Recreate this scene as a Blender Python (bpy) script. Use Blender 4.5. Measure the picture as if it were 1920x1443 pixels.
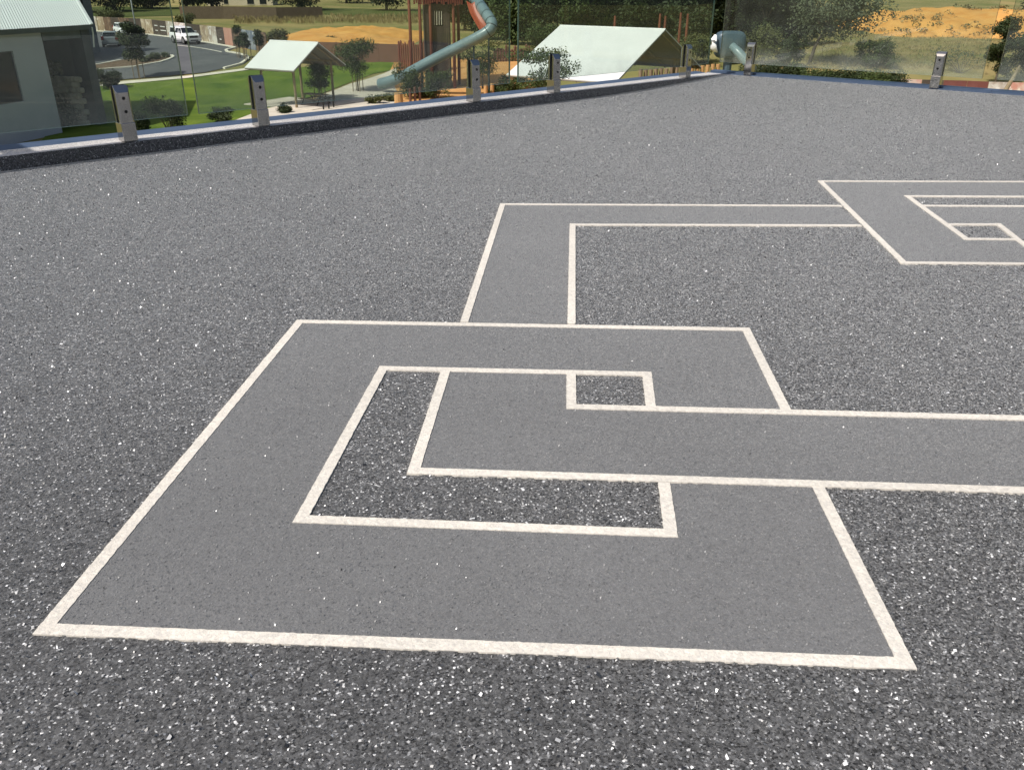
import bpy, math, random
from mathutils import Vector, Matrix, noise as mnoise
random.seed(7)
R = math.radians
scene = bpy.context.scene
for o in list(bpy.data.objects): bpy.data.objects.remove(o)

# ------------------------------------------------------------------ camera
FPX, HORIZON, ROLL, EYE = 1560.0, -30.0, 0.0057, 0.65
pitch = math.atan((721.5 - HORIZON) / FPX)
FW = Vector((0, math.cos(pitch), -math.sin(pitch)))
UP0 = Vector((0, math.sin(pitch), math.cos(pitch)))
RT = Vector((1, 0, 0)) * math.cos(ROLL) + UP0 * math.sin(ROLL)
UP = Vector((-1, 0, 0)) * math.sin(ROLL) + UP0 * math.cos(ROLL)
cam = bpy.data.objects.new('camera', bpy.data.cameras.new('camera'))
scene.collection.objects.link(cam)
cam.data.sensor_fit = 'HORIZONTAL'; cam.data.sensor_width = 36
cam.data.lens = FPX / 1920 * 36
cam.data.clip_start = 0.02; cam.data.clip_end = 3000
mm = Matrix((RT, UP, -FW)).transposed().to_4x4(); mm.translation = (0, 0, EYE)
cam.matrix_world = mm
scene.camera = cam

# ------------------------------------------------------------------ light
SUN_EL = 50.0
SUN_DIR = Vector((0.775, 0.632, 0)).normalized() * math.cos(R(SUN_EL)) - Vector((0, 0, math.sin(R(SUN_EL))))
world = bpy.data.worlds.new('World'); scene.world = world; world.use_nodes = True
wn = world.node_tree.nodes; wl = world.node_tree.links
sky = wn.new('ShaderNodeTexSky'); sky.sky_type = 'NISHITA'; sky.sun_disc = False
sky.sun_elevation = R(SUN_EL)
sky.sun_rotation = math.atan2(-SUN_DIR.x, -SUN_DIR.y)
sky.air_density = 1.0; sky.dust_density = 4.0; sky.ozone_density = 1.0
wl.new(sky.outputs[0], wn['Background'].inputs[0]); wn['Background'].inputs[1].default_value = 0.10
sun = bpy.data.objects.new('sun', bpy.data.lights.new('sun', 'SUN'))
scene.collection.objects.link(sun)
sun.data.energy = 4.25; sun.data.angle = R(0.5); sun.data.color = (1.0, 0.965, 0.915)
sun.rotation_euler = SUN_DIR.to_track_quat('-Z', 'Y').to_euler()
scene.view_settings.view_transform = 'Standard'; scene.view_settings.look = 'None'
scene.view_settings.exposure = 0.0; scene.view_settings.gamma = 1.0
scene.view_settings.use_curve_mapping = False
scene.render.engine = 'CYCLES'
scene.cycles.transparent_max_bounces = 24
scene.cycles.max_bounces = 8

# ------------------------------------------------------------------ helpers
def ray(px, py):
    return FW * FPX + RT * (px - 960) - UP * (py - 721.5)
def at_z(px, py, z):
    d = ray(px, py); return Vector((0, 0, EYE)) + d * ((z - EYE) / d.z)
def at_y(px, py, Y):
    d = ray(px, py); return Vector((0, 0, EYE)) + d * (Y / d.y)
def sstep(a, b, x):
    t = max(0.0, min(1.0, (x - a) / (b - a))); return t * t * (3 - 2 * t)
def terrain_z(X, Y):
    z = -8 + 2.0 * sstep(70, 100, Y)
    if Y > 120: z += 14 * ((Y - 120) / 600.0) ** 1.3
    z += 0.25 * mnoise.noise(Vector((X * 0.03, Y * 0.03, 3.1))) * sstep(100, 130, Y)
    return z
def ground_at(px, py):
    d = ray(px, py); d = d / d.y
    Y = 20.0
    while Y < 650:
        if EYE + d.z * Y < terrain_z(d.x * Y, Y): break
        Y += 0.25
    return Vector((d.x * Y, Y, terrain_z(d.x * Y, Y)))

def tag(o, label=None, cat=None, group=None, kind=None):
    if label: o['label'] = label
    if cat: o['category'] = cat
    if group: o['group'] = group
    if kind: o['kind'] = kind
    return o
def empty(name, loc=(0, 0, 0), rz=0.0, label=None, cat=None, group=None):
    o = bpy.data.objects.new(name, None); scene.collection.objects.link(o)
    o.location = loc; o.rotation_euler = (0, 0, rz); o.empty_display_size = 0.1
    return tag(o, label, cat, group)
def copy_tree(o, parent=None):
    c = o.copy(); scene.collection.objects.link(c); c.parent = parent
    for ch in list(o.children): copy_tree(ch, c)
    return c

class MB:
    def __init__(s): s.v = []; s.f = []; s.m = []
    def add(s, vs, fs, mi=0):
        b = len(s.v); s.v += [tuple(v) for v in vs]
        for f in fs: s.f.append([b + i for i in f]); s.m.append(mi)
        return s
    def box(s, x0, x1, y0, y1, z0, z1, mi=0, M=None):
        vs = [Vector(c) for c in ((x0,y0,z0),(x1,y0,z0),(x1,y1,z0),(x0,y1,z0),(x0,y0,z1),(x1,y0,z1),(x1,y1,z1),(x0,y1,z1))]
        if M: vs = [M @ v for v in vs]
        return s.add(vs, [(0,3,2,1),(4,5,6,7),(0,1,5,4),(1,2,6,5),(2,3,7,6),(3,0,4,7)], mi)
    def prism(s, pts, z0, z1, mi=0):           # counter-clockwise polygon
        n = len(pts)
        s.add([(p[0], p[1], z0) for p in pts] + [(p[0], p[1], z1) for p in pts],
              [tuple(range(n - 1, -1, -1)), tuple(range(n, 2 * n))] + [(i, (i + 1) % n, n + (i + 1) % n, n + i) for i in range(n)], mi)
        return s
    def slab(s, a, b, c, d, t, mi=0):          # quad with thickness t along -normal
        a, b, c, d = map(Vector, (a, b, c, d)); n = (b - a).cross(d - a).normalized() * t
        if n.z < -.3 * t: n = -n; a, b, c, d = b, a, d, c
        return s.add([a, b, c, d, a - n, b - n, c - n, d - n], [(0,1,2,3),(7,6,5,4),(1,0,4,5),(2,1,5,6),(3,2,6,7),(0,3,7,4)], mi)
    def tube(s, pts, rads, seg=8, mi=0, cap=True):
        pts = [Vector(p) for p in pts]; rings = []
        b = len(s.v); ref = Vector((0, 0, 1))
        for i, p in enumerate(pts):
            t = (pts[min(i + 1, len(pts) - 1)] - pts[max(i - 1, 0)]).normalized()
            a = t.cross(ref)
            if a.length < 0.05: a = t.cross(Vector((0, 1, 0)))
            a.normalize(); c = a.cross(t)
            r = rads[i] if hasattr(rads, '__len__') else rads
            for k in range(seg):
                th = 2 * math.pi * k / seg
                s.v.append(tuple(p + a * r * math.cos(th) + c * r * math.sin(th)))
        for i in range(len(pts) - 1):
            for k in range(seg):
                k2 = (k + 1) % seg
                s.f.append([b + i*seg + k, b + i*seg + k2, b + (i+1)*seg + k2, b + (i+1)*seg + k]); s.m.append(mi)
        if cap:
            s.f.append([b + k for k in range(seg)][::-1]); s.m.append(mi)
            s.f.append([b + (len(pts)-1)*seg + k for k in range(seg)]); s.m.append(mi)
        return s
    def loft(s, rings, mi=0, cap=True):
        n = len(rings[0]); b = len(s.v)
        for r in rings: s.v += [tuple(p) for p in r]
        for i in range(len(rings) - 1):
            for k in range(n):
                k2 = (k + 1) % n
                s.f.append([b+i*n+k, b+i*n+k2, b+(i+1)*n+k2, b+(i+1)*n+k]); s.m.append(mi)
        if cap:
            s.f.append([b + k for k in range(n)][::-1]); s.m.append(mi)
            s.f.append([b + (len(rings)-1)*n + k for k in range(n)]); s.m.append(mi)
        return s
    def build(s, name, mats, parent=None, smooth=False, bevel=0.0):
        me = bpy.data.meshes.new(name); me.from_pydata(s.v, [], s.f)
        if not isinstance(mats, (list, tuple)): mats = [mats]
        for m in mats: me.materials.append(m)
        me.polygons.foreach_set('material_index', s.m)
        if smooth: me.polygons.foreach_set('use_smooth', [True] * len(s.f))
        me.update(); me.validate()
        o = bpy.data.objects.new(name, me); scene.collection.objects.link(o)
        if parent: o.parent = parent
        if bevel:
            bv = o.modifiers.new('bevel', 'BEVEL'); bv.width = bevel; bv.segments = 2; bv.limit_method = 'ANGLE'; bv.angle_limit = R(40)
        return o

# ------------------------------------------------------------------ materials
def new_mat(name):
    m = bpy.data.materials.new(name); m.use_nodes = True
    nt = m.node_tree; return m, nt.nodes, nt.links, nt.nodes['Principled BSDF']
def rgb(c): return (c[0], c[1], c[2], 1)
def mat(name, c, c2=None, scale=3.0, rough=0.7, bump=0.0, metal=0.0, spec=0.4, detail=4.0, stretch=None, contrast=(0.3, 0.7), bscale=None):
    m, n, l, b = new_mat(name)
    b.inputs['Roughness'].default_value = rough; b.inputs['Metallic'].default_value = metal
    b.inputs['Specular IOR Level'].default_value = spec
    tc = n.new('ShaderNodeTexCoord'); mp = n.new('ShaderNodeMapping'); l.new(tc.outputs['Object'], mp.inputs[0])
    if stretch: mp.inputs['Scale'].default_value = stretch
    no = n.new('ShaderNodeTexNoise'); no.inputs['Scale'].default_value = scale; no.inputs['Detail'].default_value = detail
    l.new(mp.outputs[0], no.inputs['Vector'])
    rp = n.new('ShaderNodeValToRGB'); rp.color_ramp.elements[0].position, rp.color_ramp.elements[1].position = contrast
    rp.color_ramp.elements[0].color = rgb(c); rp.color_ramp.elements[1].color = rgb(c2 or [x * 1.25 for x in c])
    l.new(no.outputs['Fac'], rp.inputs[0]); l.new(rp.outputs[0], b.inputs['Base Color'])
    if bump:
        bn = n.new('ShaderNodeTexNoise'); bn.inputs['Scale'].default_value = bscale or scale * 4; bn.inputs['Detail'].default_value = 5
        l.new(mp.outputs[0], bn.inputs['Vector'])
        bp = n.new('ShaderNodeBump'); bp.inputs['Strength'].default_value = 0.6; bp.inputs['Distance'].default_value = bump
        l.new(bn.outputs['Fac'], bp.inputs['Height']); l.new(bp.outputs[0], b.inputs['Normal'])
    return m

def flake_material(name, stops, scale, tilt, rough, patch=0.3, bumpd=0.0015, sheen=0.0, coarse=0.08):
    """broadcast vinyl flake floor: random coloured, randomly tilted chips under a clear coat"""
    m, n, l, b = new_mat(name)
    tc = n.new('ShaderNodeTexCoord')
    warp = n.new('ShaderNodeTexNoise'); warp.inputs['Scale'].default_value = scale * 1.3; warp.inputs['Detail'].default_value = 2
    l.new(tc.outputs['Object'], warp.inputs['Vector'])
    wsub = n.new('ShaderNodeVectorMath'); wsub.operation = 'MULTIPLY_ADD'
    wsub.inputs[1].default_value = (0.9 / scale,) * 3
    l.new(warp.outputs['Color'], wsub.inputs[0]); l.new(tc.outputs['Object'], wsub.inputs[2])
    def vor(sc):
        v = n.new('ShaderNodeTexVoronoi'); v.inputs['Scale'].default_value = sc
        l.new(wsub.outputs[0], v.inputs['Vector'])
        s = n.new('ShaderNodeSeparateColor'); l.new(v.outputs['Color'], s.inputs[0]); return v, s
    v1, s1 = vor(scale)
    rp = n.new('ShaderNodeValToRGB'); rp.color_ramp.interpolation = 'CONSTANT'
    el = rp.color_ramp.elements
    el[0].position = 0; el[0].color = rgb(stops[0][1]); el[1].position = stops[1][0]; el[1].color = rgb(stops[1][1])
    for p, c in stops[2:]: e = el.new(p); e.color = rgb(c)
    # coarse clumping so that the speckle survives with distance
    cl = n.new('ShaderNodeTexNoise'); cl.inputs['Scale'].default_value = scale * 0.22; cl.inputs['Detail'].default_value = 3
    l.new(tc.outputs['Object'], cl.inputs['Vector'])
    ca = n.new('ShaderNodeMath'); ca.operation = 'MULTIPLY_ADD'; ca.inputs[1].default_value = patch; ca.inputs[2].default_value = -patch * 0.5
    l.new(cl.outputs['Fac'], ca.inputs[0])
    ad = n.new('ShaderNodeMath'); ad.operation = 'ADD'; ad.use_clamp = True
    l.new(s1.outputs[0], ad.inputs[0]); l.new(ca.outputs[0], ad.inputs[1]); l.new(ad.outputs[0], rp.inputs[0])
    # faint trodden / stained patches
    st = n.new('ShaderNodeTexNoise'); st.inputs['Scale'].default_value = 1.7; st.inputs['Detail'].default_value = 5
    l.new(tc.outputs['Object'], st.inputs['Vector'])
    mr = n.new('ShaderNodeMapRange'); mr.inputs[1].default_value = 0.3; mr.inputs[2].default_value = 0.7; mr.inputs[3].default_value = 0.88; mr.inputs[4].default_value = 1.1
    l.new(st.outputs['Fac'], mr.inputs[0])
    v2, s2 = vor(scale * .42)
    cm = n.new('ShaderNodeMapRange'); cm.inputs[1].default_value = 0; cm.inputs[2].default_value = 1; cm.inputs[3].default_value = 1 - coarse; cm.inputs[4].default_value = 1 + coarse
    l.new(s2.outputs[0], cm.inputs[0])
    mm_ = n.new('ShaderNodeMath'); mm_.operation = 'MULTIPLY'; l.new(mr.outputs[0], mm_.inputs[0]); l.new(cm.outputs[0], mm_.inputs[1])
    mx = n.new('ShaderNodeVectorMath'); mx.operation = 'SCALE'; l.new(rp.outputs[0], mx.inputs[0]); l.new(mm_.outputs[0], mx.inputs['Scale'])
    l.new(mx.outputs[0], b.inputs['Base Color'])
    # tilted chips
    bn = n.new('ShaderNodeTexNoise'); bn.inputs['Scale'].default_value = scale * 0.55; bn.inputs['Detail'].default_value = 4
    l.new(tc.outputs['Object'], bn.inputs['Vector'])
    hs = n.new('ShaderNodeMath'); hs.operation = 'MULTIPLY_ADD'; hs.inputs[1].default_value = 0.5
    l.new(s1.outputs[1], hs.inputs[0]); l.new(bn.outputs['Fac'], hs.inputs[2])
    bp = n.new('ShaderNodeBump'); bp.inputs['Strength'].default_value = 0.85; bp.inputs['Distance'].default_value = bumpd
    l.new(hs.outputs[0], bp.inputs['Height'])
    tl = n.new('ShaderNodeVectorMath'); tl.operation = 'MULTIPLY_ADD'; tl.inputs[1].default_value = (tilt, tilt, 0); tl.inputs[2].default_value = (-tilt / 2, -tilt / 2, 0)
    l.new(v1.outputs['Color'], tl.inputs[0])
    sm = n.new('ShaderNodeVectorMath'); sm.operation = 'ADD'; l.new(tl.outputs[0], sm.inputs[0]); l.new(bp.outputs[0], sm.inputs[1])
    nm = n.new('ShaderNodeVectorMath'); nm.operation = 'NORMALIZE'; l.new(sm.outputs[0], nm.inputs[0])
    l.new(nm.outputs[0], b.inputs['Normal'])
    rr = n.new('ShaderNodeMath'); rr.operation = 'MULTIPLY_ADD'; rr.inputs[1].default_value = 0.3; rr.inputs[2].default_value = rough
    l.new(s1.outputs[2], rr.inputs[0]); l.new(rr.outputs[0], b.inputs['Roughness'])
    b.inputs['Specular IOR Level'].default_value = 0.35
    sw_ = n.new('ShaderNodeMath'); sw_.operation = 'MULTIPLY_ADD'; sw_.inputs[1].default_value = sheen * coarse * 1.6; sw_.inputs[2].default_value = sheen * (1 - coarse * .8)
    l.new(s2.outputs[1], sw_.inputs[0]); l.new(sw_.outputs[0], b.inputs['Sheen Weight']); b.inputs['Sheen Roughness'].default_value = 0.33
    b.inputs['Sheen Tint'].default_value = (1, .98, .95, 1)
    return m

G = lambda v, w=0.0: (v * (1 + w), v, v * (1 - w))
M_flake = flake_material('flake_floor', [(0, G(.012)), (.10, G(.04)), (.34, G(.075)), (.66, G(.11)), (.90, G(.19)), (.96, G(.35)), (.988, (.78,.77,.75))], 430, 0.6, 0.5, 0.3, sheen=1.0, coarse=.3)
M_grey = flake_material('grey_paint', [(0, G(.125)), (.12, G(.145)), (.4, G(.16)), (.75, G(.175)), (.985, G(.22))], 520, 0.5, 0.5, 0.2, 0.0014, sheen=.7)
M_line = flake_material('cream_paint', [(0, (.655,.61,.535)), (.15, (.685,.64,.565)), (.5, (.70,.655,.58)), (.85, (.715,.67,.60))], 380, 0.3, 0.55, 0.2, 0.0008, sheen=.1)
M_chipw = mat('white_chip', (.78,.77,.74), (.86,.85,.83), 200, 0.4)
M_chipd = mat('black_chip', (.012,.012,.013), (.03,.03,.032), 200, 0.45)
M_chipg = mat('grey_chip', (.22,.22,.23), (.36,.36,.37), 200, 0.4)
M_kerbtop = flake_material('kerb_top_flake', [(0, G(.3,.06)), (.1, G(.45,.06)), (.4, G(.58,.06)), (.7, G(.66,.05)), (.9, G(.75,.04)), (.97, G(.8,.03))], 300, 0.4, 0.3, 0.3)
M_flash = mat('sky_tinted_flashing', (.055,.085,.14), (.075,.105,.165), 9, 0.5, 0.0004, 0.0, 0.25)  # blue of the reflected sky is put into the base colour
M_render = mat('grey_render', (.23,.25,.27), (.27,.29,.31), 1.2, 0.85, 0.004)
M_steel = mat('polished_steel', (.40,.395,.385), (.46,.455,.445), 30, 0.09, 0.0, 1.0)
M_rubber = mat('black_rubber', (.010,.010,.011), (.018,.018,.018), 20, 0.6)
M_hole = mat('screw_socket', (.03,.03,.03), (.05,.05,.05), 50, 0.35, 0, 1.0)

def glass_material():
    m, n, l, b = new_mat('fence_glass'); n.remove(b)
    out = n['Material Output']
    tr = n.new('ShaderNodeBsdfTransparent'); tr.inputs[0].default_value = (.85, .905, .865, 1)
    gl = n.new('ShaderNodeBsdfGlossy'); gl.inputs['Roughness'].default_value = 0.0; gl.inputs[0].default_value = (1, 1, 1, 1)
    lw = n.new('ShaderNodeLayerWeight'); lw.inputs[0].default_value = 0.5
    p5 = n.new('ShaderNodeMath'); p5.operation = 'POWER'; p5.inputs[1].default_value = 5; l.new(lw.outputs['Facing'], p5.inputs[0])
    fr = n.new('ShaderNodeMath'); fr.operation = 'MULTIPLY_ADD'; fr.inputs[1].default_value = 0.96; fr.inputs[2].default_value = 0.04; l.new(p5.outputs[0], fr.inputs[0])
    mx = n.new('ShaderNodeMixShader'); l.new(fr.outputs[0], mx.inputs[0]); l.new(tr.outputs[0], mx.inputs[1]); l.new(gl.outputs[0], mx.inputs[2])
    df = n.new('ShaderNodeBsdfDiffuse'); df.inputs[0].default_value = (.5, .52, .47, 1)
    tc = n.new('ShaderNodeTexCoord'); no = n.new('ShaderNodeTexNoise'); no.inputs['Scale'].default_value = 9; no.inputs['Detail'].default_value = 7
    l.new(tc.outputs['Object'], no.inputs['Vector'])
    sx = n.new('ShaderNodeSeparateXYZ'); l.new(tc.outputs['Object'], sx.inputs[0])
    low = n.new('ShaderNodeMapRange'); low.inputs[1].default_value = 0.0; low.inputs[2].default_value = 0.12; low.inputs[3].default_value = 0.24; low.inputs[4].default_value = 0.045
    l.new(sx.outputs['Z'], low.inputs[0])
    pw = n.new('ShaderNodeMath'); pw.operation = 'MULTIPLY'; l.new(no.outputs['Fac'], pw.inputs[0]); l.new(low.outputs[0], pw.inputs[1])
    m2 = n.new('ShaderNodeMixShader'); l.new(pw.outputs[0], m2.inputs[0]); l.new(mx.outputs[0], m2.inputs[1]); l.new(df.outputs[0], m2.inputs[2])
    l.new(m2.outputs[0], out.inputs['Surface'])
    return m
M_glass = glass_material()
M_gedge = mat('glass_edge', (.02,.055,.05), (.06,.12,.11), 14, 0.08, 0, 0, 0.8)

# ------------------------------------------------------------------ deck frame
KZ = 0.05                                        # top of the kerb above the deck
B0 = Vector((-1.964, 3.221, 0)); U = Vector((.7166, .6975, 0)).normalized(); N = Vector((U.y, -U.x, 0))
CORNER = B0 + U * 4.92 + N * 0.03
RD = (N * 1.274 + U * 0.143).normalized()        # right fence runs this way from the corner
RN = Vector((RD.y, -RD.x, 0)) if Vector((RD.y, -RD.x, 0)).dot(-U) > 0 else Vector((-RD.y, RD.x, 0))
def deck_z(p):
    d = (CORNER - p).dot(-RN) if False else (p - CORNER).dot(RN)
    d = max(0.0, d)
    return 0.049 * max(0.0, 1 - d / 1.7) ** 1.8
NA, NB = 70, 96
LA, LB = 9.0, 10.5
dm = MB(); vs = []
for j in range(NB + 1):
    b_ = LB * (j / NB) ** 1.5
    for i in range(NA + 1):
        p = CORNER + RD * (LA * i / NA) - U * b_
        vs.append((p.x, p.y, deck_z(p)))
dm.add(vs, [(j*(NA+1)+i, (j+1)*(NA+1)+i, (j+1)*(NA+1)+i+1, j*(NA+1)+i+1) for j in range(NB) for i in range(NA)])
deck = dm.build('deck', M_flake, smooth=True); tag(deck, kind='structure')
ea, eb = CORNER + RD * LA, CORNER - U * LB
ec = ea - U * LB

# building carrying the deck
bw = MB()
p0, p1, p2, p3 = (CORNER - N * 0.18 + U * 0.12), (ea + U * 0.12), ec, eb - N * 0.18
pts = [p0, p3, p2, p1]
bw.prism([(p.x, p.y) for p in pts], -8.3, -0.06)
tag(bw.build('deck_building', M_render), 'grey rendered building that carries the flake finished deck', 'building')

# kerb along the left fence: flake face, pale top, flashing behind with the sky reflection painted in
kerb = MB(); K0, K1 = B0 - U * 4.2, B0 + U * 4.92
def off(p, a, z): q = p + N * a; return Vector((q.x, q.y, z))
n_ = 40
for i in range(n_):
    a, b2 = K0.lerp(K1, i / n_), K0.lerp(K1, (i + 1) / n_)
    w1 = 0.004 * mnoise.noise(Vector((i * .37, 0, 0))); w2 = 0.004 * mnoise.noise(Vector(((i + 1) * .37, 0, 0)))
    kerb.add([off(a, .045, -.02), off(b2, .045, -.02), off(b2, .036, .012), off(a, .036, .012), off(b2, .022 + w2, KZ), off(a, .022 + w1, KZ)], [(0,1,2,3),(3,2,4,5)], 0)
    kerb.add([off(a, .022 + w1, KZ), off(b2, .022 + w2, KZ), off(b2, -.104 + w2, KZ + .002), off(a, -.104 + w1, KZ + .002), off(b2, -.104 + w2, -.05), off(a, -.104 + w1, -.05)], [(0,1,2,3),(3,2,4,5)], 1)
kb = kerb.build('kerb', [M_flake, M_kerbtop]); tag(kb, kind='structure')
fl = MB()
for a, b2 in ((0, .33), (.3305, .69), (.6905, 1)):
    q0, q1 = K0.lerp(K1, a), K0.lerp(K1, b2)
    fl.slab(off(q0, -.110, KZ - .006), off(q1, -.110, KZ - .006), off(q1, -.225, KZ + .004), off(q0, -.225, KZ + .004), .03)
f1 = fl.build('flashing', M_flash, kb)
# flashing along the right fence, flush with the raised edge of the deck
fr_ = MB()
def offr(p, a, z): q = p + RN * a; return Vector((q.x, q.y, z))
C1 = CORNER - RD * 0.15
for k, (a, b2) in enumerate(((0, 1.95), (1.952, 4.5), (4.502, 9.0))):
    q0, q1 = C1 + RD * a, C1 + RD * b2
    fr_.slab(offr(q1, .004, KZ + .006), offr(q0, .004, KZ + .006), offr(q0, -.055, KZ + .001), offr(q1, -.055, KZ + .001), .03)
    fr_.slab(offr(q1, -.056, KZ + .012), offr(q0, -.056, KZ + .012), offr(q0, -.12, KZ + .016), offr(q1, -.12, KZ + .016), .04)
rk = fr_.build('kerb', M_flash); tag(rk, kind='structure')

# ------------------------------------------------------------------ painted pattern on the deck
def dp(px, py): v = at_z(px, py, 0.0); return Vector((v.x, v.y))
LW = 0.0172
bands = []
def jag(p, q, n, s):
    L = (q - p).length; k = max(2, int(L / 0.005)); t = (q - p) / L
    nn = Vector((-t.y, t.x)); out = []
    for i in range(k + 1):
        r = (mnoise.noise(Vector((p.x * 90 + i * 1.1, p.y * 70, s))) * .8 + random.uniform(-.5, .5)) * 0.0007
        out.append(p.lerp(q, i / k) + nn * r)
    return out
line_no = [0]; line_polys = []
def painted_line(a, b, ref, parent, e0=0.0, e1=0.0, w=LW):
    """strip whose one edge runs a-b and which lies on the side of ref"""
    a, b, ref = dp(*a), dp(*b), dp(*ref)
    t = (b - a).normalized(); a = a - t * e0; b = b + t * e1
    nn = Vector((-t.y, t.x))
    if (ref - a).dot(nn) < 0: nn = -nn
    A = jag(a, b, 0, 1.0); B_ = jag(a + nn * w, b + nn * w, 0, 7.0)
    line_no[0] += 1; z = 0.0021 + 0.00006 * line_no[0]
    line_polys.append([a - nn * .0016, b - nn * .0016, b + nn * (w + .0016), a + nn * (w + .0016)])
    mb = MB(); k = len(A)
    ccw = nn.dot(Vector((-t.y, t.x))) > 0
    vs = [(p.x, p.y, z) for p in A] + [(p.x, p.y, z) for p in B_] + [(p.x, p.y, -.001) for p in A] + [(p.x, p.y, -.001) for p in B_]
    fs = []
    kk = min(len(A), len(B_))
    for i in range(kk - 1):
        q = [(i, i+1, k+i+1, k+i), (i+1, i, 2*k+i, 2*k+i+1), (k+i, k+i+1, 3*k+i+1, 3*k+i)]
        fs += q if ccw else [f[::-1] for f in q]
    fs += [(0, k, 3*k, 2*k), (k-1, 2*k+k-1, 3*k+k-1, k+k-1)]
    mb.add(vs, fs)
    return mb.build('painted_line', M_line, parent)
def painted_band(name, pts, label):
    P = [dp(*p) if not isinstance(p, Vector) else p for p in pts]
    area = sum(P[i].x * P[(i+1) % len(P)].y - P[(i+1) % len(P)].x * P[i].y for i in range(len(P)))
    if area < 0: P = P[::-1]
    z = 0.0012 + 0.00008 * len(bands)
    mb = MB(); mb.prism([(p.x, p.y) for p in P], -.002, z)
    o = mb.build('painted_band', M_grey, deck); o['label'] = label
    bands.append(P); return o
W_ = 1
# nearest motif: a squared hook
b1 = painted_band('a', [(62,1190),(1719,1257),(1545,914),(1256,907),(1271,1009),(549,981),(712,688),(1221,699),(1230,767),(1484,772),(1405,616),(557,601)], 'nearest grey squared hook band with cream outline on the dark floor')
painted_line((62,1190),(1719,1257),(900,1000), b1)
painted_line((62,1190),(557,601),(900,900), b1)
painted_line((557,601),(1405,616),(900,700), b1)
painted_line((1405,616),(1484,772),(900,700), b1, e1=.012)
painted_line((1545,914),(1719,1257),(900,1000), b1, e0=.012)
painted_line((549,981),(1271,1009),(900,940), b1)
painted_line((549,981),(712,688),(900,900), b1)
painted_line((712,688),(1221,699),(900,760), b1)
painted_line((1221,699),(1230,766),(900,760), b1)
painted_line((1256,907),(1271,1009),(900,940), b1)
# band that enters the hook from the right
xr1, xr2 = dp(1484,770), dp(1920,784)
xr = xr1 + (xr2 - xr1).normalized() * 1.6
xb1, xb2 = dp(763,890), dp(1920,927)
xb = xb1 + (xb2 - xb1).normalized() * 2.2
b2 = painted_band('b', [(828,697),(1062,702),(1062,767), xr, xb, (763,890)], 'wide grey band with cream outline running out of the nearest hook to the right')
painted_line((828,694),(763,890),(1000,800), b2)
painted_line((763,890),(1920,927),(1100,800), b2, e1=.9)
painted_line((1062,768),(1920,790),(1200,700), b2, e1=.7)
painted_line((1062,700),(1062,767),(1100,730), b2)
# elbow band behind
b3 = painted_band('c', [(863,607),(938,383),(1573,387),(1614,423),(1069,420),(1063,608)], 'grey elbow band with cream outline behind the nearest hook')
painted_line((863,605),(938,383),(1000,500), b3)
painted_line((938,383),(1575,386),(1200,400), b3)
painted_line((1079,609),(1079,421),(1000,500), b3)
painted_line((1073,424),(1616,425.5),(1200,400), b3)
# far motif
def ext(a, b, L): a, b = dp(*a), dp(*b); return a + (b - a).normalized() * L
k2, k3 = dp(1870,421), dp(1907,450)
b4 = painted_band('d', [(1533,340),(1690,496), ext((1690,496),(1920,498),1.2), ext((1808,451),(1920,452),.9), (1808,451),(1695,368), ext((1695,368),(1920,369),1.1), ext((1533,340),(1920,341),1.6)], 'far grey squared band with cream outline at the right edge of the floor')
b5 = painted_band('e', [(1729,387), ext((1729,387),(1920,388),1.0), k2 + (k3 - k2) * 1.0 + Vector((.66, -.02)), k3 + Vector((-.004, 0)), (1870,421), (1780,421)], 'small grey inner band with cream outline inside the far motif')
painted_line((1533,340),(1690,496),(1900,420), b4)
painted_line((1533,340),(1920,341),(1700,400), b4, e1=.9)
painted_line((1690,496),(1920,498),(1800,450), b4, e1=.9)
painted_line((1695,368),(1808,451),(1900,400), b4)
painted_line((1695,368),(1920,369),(1800,400), b4, e1=.8)
painted_line((1808,451),(1908,452),(1850,430), b4)
painted_line((1727,386),(1920,387),(1800,420), b5, e1=.7)
painted_line((1776,421),(1872,421),(1830,430), b5)
painted_line((1876,421),(1913,450),(1800,440), b5, e1=.24)

import numpy as np
rng = np.random.default_rng(11)
def inside(P, x, y):
    c = np.zeros(len(x), bool); n = len(P); j = n - 1
    for i in range(n):
        xi, yi, xj, yj = P[i][0], P[i][1], P[j][0], P[j][1]
        if yi != yj:
            c ^= ((yi > y) != (yj > y)) & (x < (xj - xi) * (y - yi) / (yj - yi) + xi)
        j = i
    return c
def scatter(density, mask):
    """random points on the part of the deck that the photograph looks at"""
    Ymax, half = 7.4, 0.64
    n = int(density * (half * Ymax + .3) * 2 * Ymax)
    X = rng.uniform(-half * Ymax - .3, half * Ymax + .3, n); Y = rng.uniform(.40, Ymax, n)
    ok = np.abs(X) < half * Y + .25
    ok &= ((X - B0.x) * N.x + (Y - B0.y) * N.y > .055) & ((X - CORNER.x) * RN.x + (Y - CORNER.y) * RN.y > .012)
    X, Y = X[ok], Y[ok]
    inb = np.zeros(len(X), bool); inl = np.zeros(len(X), bool)
    for P in bands: inb |= inside(P, X, Y)
    for P in line_polys: inl |= inside(P, X, Y)
    k = (~inb & ~inl) if mask == 'floor' else (inb & ~inl) if mask == 'band' else inl
    return X[k], Y[k]
def deck_z_np(X, Y):
    d = np.maximum(0, (X - CORNER.x) * RN.x + (Y - CORNER.y) * RN.y)
    return 0.049 * np.maximum(0, 1 - d / 1.7) ** 1.8
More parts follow.
